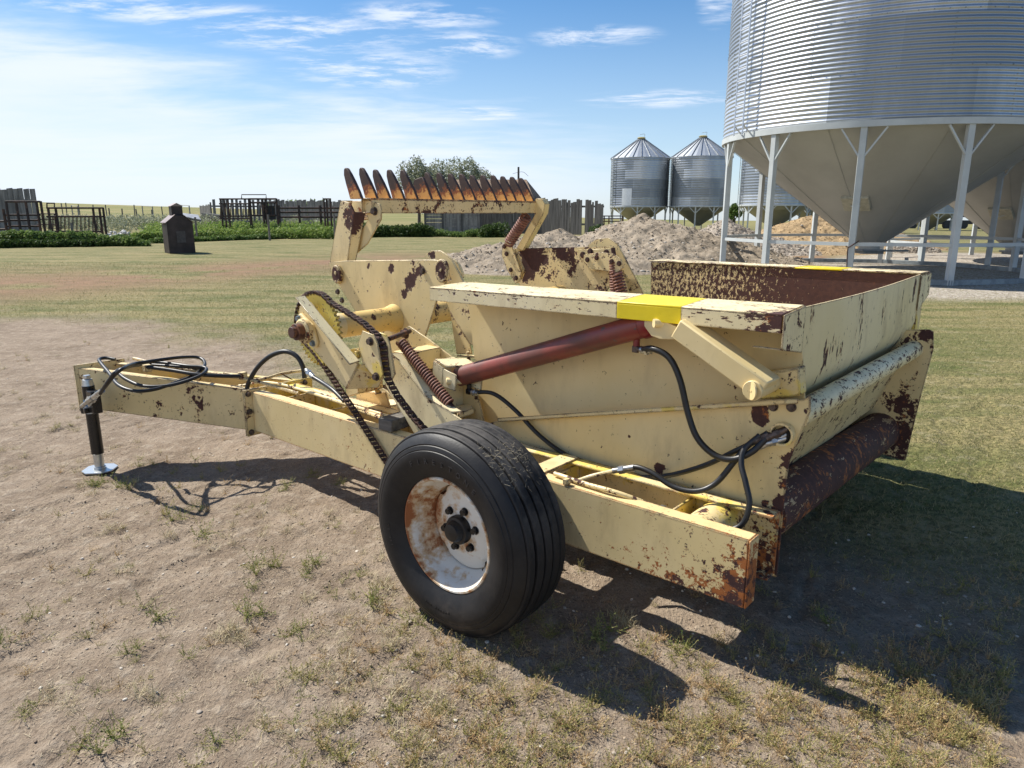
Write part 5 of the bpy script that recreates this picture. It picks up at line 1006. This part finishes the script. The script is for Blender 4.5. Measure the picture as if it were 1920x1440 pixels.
# ================================================================== FENCES AND CORRALS
GREYW = simple('weathered_board', (.30, .285, .265), .9, var=.5, scale=1.2, bmp=.004, bscale=9, stretch=(5, 5, .5)); DARKW = simple('dark_weathered_board', (.120, .115, .110), .9, var=.5, scale=1.2, bmp=.004, bscale=9, stretch=(5, 5, .5)); PIPE = simple('rusty_dark_pipe', (.045, .030, .026), .75, var=.5, scale=3, col2=(.10, .055, .04), thr=.5); POST = simple('grey_fence_post', (.22, .20, .18), .9, var=.4, scale=3)
def gp(u, d): p = W(u, 400, d); return np.array([p[0], p[1], float(terrain(p[0], p[1]))])
def zat(u, v, d): return W(u, v, d)[2]
rf = random.Random(4)
def plank_fence(u0, d0, u1, d1, vt0, vt1, label, mat=GREYW, bw=.16, gap=.05, jit=.18, lean=.03, missing=.0, rails=True, doff=0.0):
    a, b = gp(u0, d0), gp(u1, d1); a[2] += doff; b[2] += doff; L = np.linalg.norm((b - a)[:2]); d = (b - a) / L; nrm = np.array([-d[1], d[0], 0]); nrm = nrm if nrm[1] < 0 else -nrm; n = int(L / (bw + gap)); root = empty('plank_fence', a); tag(root, label, 'fence'); m = MB(); o = a.copy()
    for i in range(n):
        if rf.random() < missing: continue
        t = (i + .5) / n; p = a + (b - a) * t - o; vt = vt0 + (vt1 - vt0) * t; zt_ = zat(u0 + (u1 - u0) * t, vt, d0 + (d1 - d0) * t) - o[2] + rf.uniform(-jit, jit * .6); w_ = bw * rf.uniform(.92, 1.12); k = rf.uniform(-lean, lean) * 2
        m.prism([p - d * w_ / 2 + AZ * -.3, p + d * w_ / 2 + AZ * -.3, np.array([*(p + d * (w_ / 2 + k))[:2], zt_]), np.array([*(p + d * (-w_ / 2 + k))[:2], zt_ - rf.uniform(0, .05)])], nrm * -.03 + nrm * .0)
    m.build('planks', mat, root, smooth=0)
    if rails:
        H_ = zat(u0, vt0, d0) - a[2]
        for f in (.30, .78): m = MB(); m.beam(AZ * H_ * f - nrm * .07, (b - a) + AZ * H_ * f - nrm * .07, .05, .14); m.build('rail', mat, root)
        for i in range(int(L / 2.4) + 1): p = (b - a) * min(1, i * 2.4 / L); m = MB(); m.cyl(p - nrm * .16 - AZ * .3, p - nrm * .16 + AZ * H_ * .9, .08, .07, n=8); m.build('post', POST, root)
    return root
plank_fence(-60, 43, 72, 45, 353, 353, 'tall grey plank windbreak at the far left edge behind the pipe pens', bw=.30, gap=-.02, jit=.07, lean=.02)
plank_fence(-60, 42.6, 72, 44.6, 376, 374, 'lower plank fence along the foot of the tall windbreak', bw=.2, gap=.01, jit=.02, lean=.01, rails=False) if False else None
plank_fence(505, 66, 640, 63, 374, 376, 'grey plank windbreak behind the dark rail fence', bw=.30, gap=.0, jit=.12)
plank_fence(375, 78, 395, 76, 386, 383, 'short pale plank windbreak seen beyond the small tower', bw=.25, gap=.03, jit=.1)
plank_fence(398, 62, 505, 66, 373, 374, 'sparse plank windbreak behind the livestock chute', bw=.24, gap=.16, jit=.12, missing=.1)
plank_fence(900, 60, 1022, 57.5, 372, 372, 'dark plank fence passing behind the raised row of teeth', mat=DARKW, bw=.27, gap=.0, jit=.12)
plank_fence(1016, 57, 1131, 53, 373, 378, 'dark ragged plank fence with gaps, left of the far grain bins', mat=DARKW, bw=.27, gap=.0, jit=.20, lean=.03, missing=.05)
def pipe_pen(u0, u1, d0, d1, vt, vb, label, posts, rails, bars=0, barv=None, cat='cattle panel', r=.05, arch=()):
    a, b = gp(u0, d0), gp(u1, d1); root = empty('pipe_panel', a); tag(root, label, cat); zb_ = 0
    f = lambda u: (u - u0) / (u1 - u0)
    def P(u, v): t = f(u); d = d0 + (d1 - d0) * t; p = W(u, v, d); return p - a
    for u in posts: m = MB(); q = P(u, vt); m.cyl((q[0], q[1], -.3), q, r * 1.3, n=8); m.build('post', PIPE, root)
    for v in rails: m = MB(); m.cyl(P(u0, v), P(u1, v + (0 if not isinstance(v, tuple) else 0)), r, n=8); m.build('rail', PIPE, root)
    if bars:
        for i in range(bars): u = u0 + (u1 - u0) * (i + .5) / bars; m = MB(); m.cyl(P(u, barv[0]), P(u, barv[1]), r * .6, n=6); m.build('bar', PIPE, root)
    for ua, ub, v0 in arch: m = MB(); m.tube([P(ua, vt), P(ua, v0), P(ub, v0), P(ub, vt)], r * .7, 6, smooth=False); m.build('arch', PIPE, root)
    return root
pipe_pen(10, 76, 38, 39, 377, 440, 'dark pipe pen gate in front of the tall windbreak, far left', (11, 30, 48, 68, 76), (378, 403, 413, 424), 0)
pipe_pen(-20, 18, 38, 38, 392, 440, 'dark broken rail sticking in at the left edge', (-18, 6), (430, 415), 0)
pipe_pen(88, 193, 38, 43, 389, 436, 'dark pipe cattle pen with a row of bars, right of the pen gate', (90, 104, 174, 186, 193), (390, 406, 434), 14, (407, 434), arch=((88, 102, 381),))
pipe_pen(70, 104, 39, 39, 401, 436, 'pipe gate joining the two left pens', (72, 102), (401, 411, 421), 0, r=.03)
pipe_pen(411, 468, 50, 50, 372, 416, 'dark livestock chute with barred side panel, left half', (413, 420, 427, 466), (373, 382, 405, 410), 12, (382, 408), 'livestock chute', arch=((453, 499, 365),))
pipe_pen(466, 518, 50, 51, 372, 414, 'tail gate of the livestock chute beside its solid door', (468, 492, 497, 518), (373, 380, 404), 8, (381, 404), 'livestock chute', r=.06)
m = MB(); a = gp(492, 50.6); b = gp(516, 51); z0, z1 = zat(500, 412, 50.8), zat(500, 386, 50.8); m.prism([(a[0], a[1], z0), (b[0], b[1], z0), (b[0], b[1], z1), (a[0], a[1], z1)], (0, .06, 0)); tag(m.build('chute_door', simple('dark_sheet_door', (.025, .024, .026), .6), None), 'solid dark sheet door at the right end of the livestock chute', 'door')
pipe_pen(520, 650, 51, 53, 385, 412, 'dark three-rail fence running right from the livestock chute', (522, 560, 600, 640), (390, 398, 407), 0, cat='rail fence', r=.07)
pipe_pen(606, 620, 50, 50, 372, 412, 'narrow dark pipe gateway standing in the rail fence', (607, 612, 619), (373, 390), 0, cat='gateway', r=.05)
pipe_pen(1131, 1168, 50, 50, 404, 418, 'low pipe gate between the plank fence and the first far bin', (1133, 1142, 1167), (405, 410, 415), 0, cat='gate', r=.035)
# rail fence right of the pile, light posts in the weeds
for i, (u, v, d) in enumerate(((502, 402, 44), (131, 417, 37), (626, 402, 44), (345, 404, 44), (365, 407, 44))): p = gp(u, d); m = MB(); m.cyl((0, 0, -.3), (0, 0, zat(u, v, d) - p[2]), .07, .06, n=8); o = m.build('fence_post', POST); o.location = p; tag(o, ['grey wooden post in the weeds before the livestock chute', 'grey wooden post in the bushes at the left pens', 'grey wooden post in the grass left of the raised reel arm', 'grey wooden post just right of the small dark tower', 'leaning grey post near the collapsed shed'][i], 'post')
# far pasture posts on the hill, with portal frames
pps = [(80, 378), (118, 381), (125, 380), (150, 383), (175, 384), (200, 384), (205, 390), (229, 391), (252, 384), (257, 392), (284, 393), (305, 387), (330, 388)]
for u, v in pps:
    d = 100 if v < 388 else 82; p = gp(u, d); m = MB(); m.cyl((0, 0, -.5), (rf.uniform(-.1, .1), 0, max(1.3, zat(u, v, d) - p[2])), .07, n=6); o = m.build('fence_post', POST); o.location = p; tag(o, ['first', 'second', 'third', 'fourth', 'fifth', 'sixth', 'seventh', 'eighth', 'ninth', 'tenth', 'eleventh', 'twelfth', 'thirteenth'][pps.index((u, v))] + ' thin pasture fence post from the left along the hill', 'post', 'pasture fence posts on the hill')
for u0, u1, v, d, lb in ((268, 287, 386, 90, 'pale pipe portal frame on the hill left of the dark tower'), (334, 356, 384, 80, 'pale pipe portal frame just right of the dark tower'), (136, 147, 385, 90, 'low pale pipe frame on the hill above the left pens')):
    a, b = gp(u0, d), gp(u1, d); m = MB(); zt_ = zat(u0, v, d); m.tube([(0, 0, -.5), (0, 0, zt_ - a[2]), (b[0] - a[0], b[1] - a[1], zt_ - a[2] - .1), (b[0] - a[0], b[1] - a[1], -.5)], .07, 6, smooth=False); o = m.build('portal_frame', simple('pale_pipe', (.30, .30, .29), .6)); o.location = a; tag(o, lb, 'frame')
# collapsed tin shed and white rubbish
m = MB(); a = gp(336, 56); q = [W(338, 400, 56), W(372, 404, 56), W(376, 413, 54), W(340, 406, 54)]; m.prism(q, (0, 0, .05)); q = [W(352, 409, 54.5), W(376, 411, 54.5), W(377, 415, 54.2), W(353, 413, 54.2)]; m.prism(q, (0, 0, .05)); tag(m.build('collapsed_shed', simple('tin_sheet', (.42, .42, .42), .5, metal=.3, var=.5, scale=2)), 'collapsed low tin shed right of the small dark tower', 'shed')
m = MB(); q = [W(378, 399, 60), W(412, 403, 58), W(412, 411, 58), W(378, 409, 60)]; m.prism(q, (0, .8, 0)); tag(m.build('low_shed', simple('dark_shed_board', (.10, .10, .095), .8, var=.5)), 'low dark board shed left of the livestock chute', 'shed')
ps = np.array([gp(rf.uniform(195, 240), rf.uniform(46, 56)) + AZ * .12 for _ in range(34)]); V, F_ = rocks(ps, np.array([rf.uniform(.06, .2) for _ in ps]), r1, .8); tag(fast_mesh('rubble', V, F_, simple('white_rubble', (.60, .58, .55), .8, var=.3)), 'scattered white rubble left of the small dark tower', 'rubble', kind='stuff')

# small dark tower shaped like a grain elevator
tp0 = gp(330, 29.9); tr = radians(14); T = empty('miniature_elevator', tp0, 0); tag(T, 'small dark metal elevator-shaped hut standing alone on the lawn', 'hut')
DK = simple('dark_tin', (.050, .036, .036), .45, metal=.3, var=.5, scale=3); ROOF = simple('faded_roof_tin', (.26, .20, .18), .4, metal=.4, var=.3, scale=3)
def rb(m, x0, x1, y0, y1, z0, z1): m.prism([(x0, y0, z0), (x1, y0, z0), (x1, y1, z0), (x0, y1, z0)], (0, 0, z1 - z0)); return m
T.rotation_euler = (0, 0, radians(38)); T.scale = (1, 1, .93)
m = MB(); m.prism([(-.50, -.42, 0), (.50, -.42, 0), (.50, -.42, 1.32), (.16, -.42, 1.62), (-.16, -.42, 1.62), (-.50, -.42, 1.32)], (0, .84, 0)); m.build('body', DK, T, .004)
for sg in (-1, 1): m = MB(); m.prism([(sg * .55, -.46, 1.295), (sg * .15, -.46, 1.645), (sg * .15, .46, 1.645), (sg * .55, .46, 1.295)], (0, 0, .02)); m.build('roof', ROOF, T)
m = MB(); rb(m, -.21, .21, -.22, .22, 1.60, 2.02); m.build('cupola', DK, T, .003)
m = MB(); m.prism([(-.25, -.25, 2.01), (.25, -.25, 2.01), (0, -.25, 2.15)], (0, .5, 0)); m.build('cupola_roof', ROOF, T)
m = MB(); rb(m, -.17, .17, -.435, -.421, .45, .95); m.build('front_panel', simple('front_panel', (.075, .065, .065), .5, var=.4), T, .003)
m = MB(); m.tube([(-.52, -.2, 1.22), (-.58, -.2, 1.27), (-.58, -.1, 1.27), (-.52, -.1, 1.22)], .012, 6); m.build('hook', ROOF, T)

# old barn, board shed, pole
BR_ = simple('brown_shingle', (.30, .205, .135), .9, var=.45, scale=1.5, bmp=.02, bscale=6, stretch=(1, 1, 3)); bp = np.array([*W(925, 400, 72)[:2], 0]); B = empty('old_barn', bp, radians(-12)); tag(B, 'old weathered barn with brown shingle roof behind the row of teeth', 'barn')
m = MB(); rb(m, -4.2, 4.2, -3, 3, -.5, 2.4); m.build('wall', GREYW, B)
m = MB(); m.prism([(-4.4, -3.3, 2.3), (4.9, -3.3, 2.25), (3.3, 0, 4.7), (-4.2, 0, 4.75)], (0, 0, .08)); m.build('roof', BR_, B); m = MB(); m.prism([(-4.4, 3.3, 2.3), (4.9, 3.3, 2.25), (3.3, 0, 4.7), (-4.2, 0, 4.75)], (0, 0, .08)); m.build('roof', BR_, B); m = MB(); m.prism([(4.9, -3.3, 2.27), (4.9, 3.3, 2.27), (3.3, 0, 4.72)], (.03, 0, .0)); m.build('hip_roof', BR_, B)
S_ = empty('board_shed', gp(800, 54)); tag(S_, 'low weathered shed wall of horizontal boards behind the reel', 'shed'); a = gp(800, 54)
for i in range(6):
    z = .25 + i * .26; q0, q1 = gp(795, 54) - a, gp(903, 54) - a; m = MB(); m.beam((q0[0], q0[1], z + .03), (q1[0], q1[1], z + rf.uniform(-.02, .04)), .03, .235); m.build('board', GREYW, S_)
for u in (797, 830, 866, 901): q = gp(u, 54) - a; m = MB(); m.box((q[0] - .07, q[1] - .12, -.3), (q[0] + .07, q[1] - .02, 1.85)); m.build('post', DARKW, S_)
p = gp(972, 90); m = MB(); m.cyl((0, 0, -.5), (0, 0, zat(972, 313, 90) - p[2]), .16, .12, n=8); pl_ = m.build('utility_pole', DARKW); pl_.location = p; tag(pl_, 'thin dark utility pole rising behind the last tooth', 'pole'); m = MB(); m.tube([(-.7, 0, 6.2), (.5, 0, 6.4), (1.2, 0, 5.9)], .02, 5); m.build('wire', DARKW, pl_)
# dark shapes under the far bins
for u, d, sx_, lb in ((1905 - 60, 95, 9, 'dark farm machinery far off under the bins at the right'),):
    p = gp(u, d); m = MB(); m.box((-sx_, 0, .6), (sx_ * .2, 1.5, 1.1)); m.box((-sx_, 0, 1.5), (sx_ * .6, 1.2, 1.9)); m.box((-sx_, 0, 2.3), (sx_ * .3, 1.2, 2.6))
    for k in range(6): m.cyl((-sx_ + 2.2 * k, -.1, .5), (-sx_ + 2.2 * k, .3, .5), .5, n=12)
    o = m.build('farm_implement', simple('dark_implement', (.03, .03, .035), .6)); o.location = p; tag(o, lb, 'implement')

# ================================================================== TREES AND BUSHES
def crown(rng, blobs, n, leaf, dens=1.0):
    """leaf quads through clumps: blobs (x, y, z, rx, ry, rz)"""
    V = []; vols = np.array([b[3] * b[4] * b[5] for b in blobs]) ** .8; vols /= vols.sum(); Cs = []
    for b, fr in zip(blobs, vols):
        k = int(n * fr); u = rng.normal(size=(k, 3)); u /= np.linalg.norm(u, axis=1)[:, None]; r = rng.uniform(.35, 1.0, k) ** .55; nz = fbm(u[:, 0] * 2 + b[0], u[:, 1] * 2 + u[:, 2] * 2, 77, 1.5, 3); r = r * (.65 + .7 * nz)
        keep = fbm(u[:, 0] * 3 + b[1] + u[:, 2] * 2, u[:, 1] * 3 - u[:, 2] * 2, 79, 1.8, 2) > .34; Cs.append((np.array(b[:3]) + u * r[:, None] * np.array(b[3:6]))[keep])
    C_ = np.concatenate(Cs); k = len(C_); a = rng.normal(size=(k, 3)); a /= np.linalg.norm(a, axis=1)[:, None]; b_ = np.cross(a, rng.normal(size=(k, 3))); b_ /= np.linalg.norm(b_, axis=1)[:, None]; s = leaf * rng.uniform(.5, 1.3, k)[:, None]
    V = np.stack([C_ - a * s, C_ + b_ * s * .45, C_ + a * s, C_ - b_ * s * .45], 1).reshape(-1, 3); q = np.arange(k)[:, None] * 4; return V, q + np.array([[0, 1, 2, 3]])
LM = {'sage': leafmat('sage_leaf', (.22, .24, .15), (.38, .40, .28), trans=.25, scale=.5), 'dark': leafmat('dark_leaf', (.035, .070, .018), (.090, .135, .035), trans=.3, scale=.8), 'green': leafmat('green_leaf', (.085, .150, .035), (.20, .27, .080), trans=.35, scale=.9), 'lime': leafmat('lime_leaf', (.17, .27, .055), (.29, .36, .10), trans=.35, scale=.9)}
def tree(u, d, vtop, wpx, label, mat='sage', n=6000, leaf=.16, seed=1, nb=11):
    rng = np.random.default_rng(seed); p = gp(u, d); H_ = zat(u, vtop, d) - p[2]; Wd = wpx * d / 1369 / 2; root = empty('tree', p); tag(root, label, 'tree'); bl = []
    for i in range(nb):
        a = 2 * pi * i / nb * 2.4; rr = Wd * .62 * sqrt((i + .3) / nb); bl.append((rr * cos(a), rr * sin(a), H_ * (.60 + .22 * rng.uniform(-1, 1)), Wd * .36, Wd * .36, H_ * .17 * rng.uniform(.8, 1.3)))
    bl.append((0, 0, H_ * .80, Wd * .4, Wd * .4, H_ * .2)); V, F_ = crown(rng, bl, n, leaf); fast_mesh('crown', V, F_, LM[mat], root)
    m = MB(); m.tube([(0, 0, -.3), (.1, 0, H_ * .3), (.0, .1, H_ * .55)], lambda t: .22 * (1 - .6 * t), 8)
    for b in bl[:9]: m.tube([(0.05, 0, H_ * rng.uniform(.2, .4)), (b[0] * .5, b[1] * .5, (b[2] + H_ * .3) / 2), (b[0], b[1], b[2])], lambda t: .09 * (1 - .8 * t), 6, 4)
    m.build('trunk', simple('grey_bark', (.13, .11, .09), .9, var=.4), root); return root
tree(785, 88, 291, 92, 'sage-green leafy tree behind the teeth, left of two', seed=3, n=9000)
tree(880, 90, 293, 100, 'sage-green leafy tree behind the teeth, right of two', seed=5, n=9000)
tree(832, 96, 299, 80, 'further tree filling the gap between the two sage-green ones', seed=6, n=6000)
def bushline(name, label, pts, mat, n, leaf, seed, cat='bushes'):
    rng = np.random.default_rng(seed); Vs = []; Fs = []; o = 0
    for u, d, vt, w_ in pts:
        p = gp(u, d); H_ = max(.25, zat(u, vt, d) - p[2]); Wd = w_ * d / 1369 / 2; bl = [(p[0] + rng.normal() * Wd * .25, p[1] + rng.normal() * Wd * .4, p[2] + H_ * .42, Wd, Wd * .9, H_ * .55) for _ in range(2)]; V, F_ = crown(rng, bl, n, leaf); Vs.append(V); Fs.append(F_ + o); o += len(V)
    ob = fast_mesh(name, np.concatenate(Vs), np.concatenate(Fs), LM[mat]); tag(ob, label, cat, kind='stuff'); return ob
r2 = np.random.default_rng(8)
bushline('weed_bank', 'thick dark green weed bank in front of the left cattle pens', [(u, 36.5 - .002 * u, 435 + r2.uniform(-6, 5) + max(0, u - 120) * .10, 24) for u in range(-40, 265, 8)], 'green', 900, .085, 2)
bushline('weed_bank', 'dark weeds along the foot of the left weed bank', [(u, 34.6 + .006 * u, 450 + r2.uniform(-3, 3), 20) for u in range(-40, 260, 9)], 'dark', 600, .075, 4)
bushline('weed_bank', 'bright green weeds from the small tower to the reel', [(u, 44 + .02 * (u - 260), 436 - (u - 260) * .030 + r2.uniform(-3, 3), 24) for u in range(255, 650, 9)], 'lime', 700, .085, 5)
bushline('weed_bank', 'bright green grassy slope rising to the chute and rail fence', [(u, dd, vv - (u - 280) * .012 + r2.uniform(-2, 2), 26) for u in range(275, 650, 10) for dd, vv in ((47, 428), (50, 421), (53, 416))], 'lime', 330, .085, 15)
bushline('weed_bank', 'darker grass edge in front of the bright green weeds', [(u, 40 + .03 * (u - 300), 446 - (u - 300) * .036 + r2.uniform(-2, 2), 18) for u in range(285, 650, 8)], 'green', 500, .075, 6)
bushline('rough_grass', 'tall rough grass on the slope behind the dark tower', [(u, 62 + r2.uniform(-6, 18), 405 - r2.uniform(0, 6), 34) for u in range(60, 640, 8)], 'sage', 420, .10, 7)
bushline('bushes', 'dark bushes below the plank fences behind the reel', [(u, 50, 420 + r2.uniform(-5, 6), 30) for u in list(range(655, 800, 12)) + [905, 915, 925, 935, 1125]], 'dark', 1200, .09, 9)
bushline('bushes', 'low weeds in front of the horizontal board shed', [(u, 51, 431 + r2.uniform(-3, 3), 22) for u in range(655, 930, 11)], 'green', 500, .08, 10)
bushline('bushes', 'distant green hedge behind the far plank windbreak', [(u, 84, 373 + r2.uniform(-2, 3), 20) for u in range(505, 610, 8)], 'green', 500, .14, 11)
tree(1376, 80, 381, 34, 'round green tree seen between the two far bin groups', 'green', n=3500, seed=9, leaf=.14, nb=6)
#--SECTION--
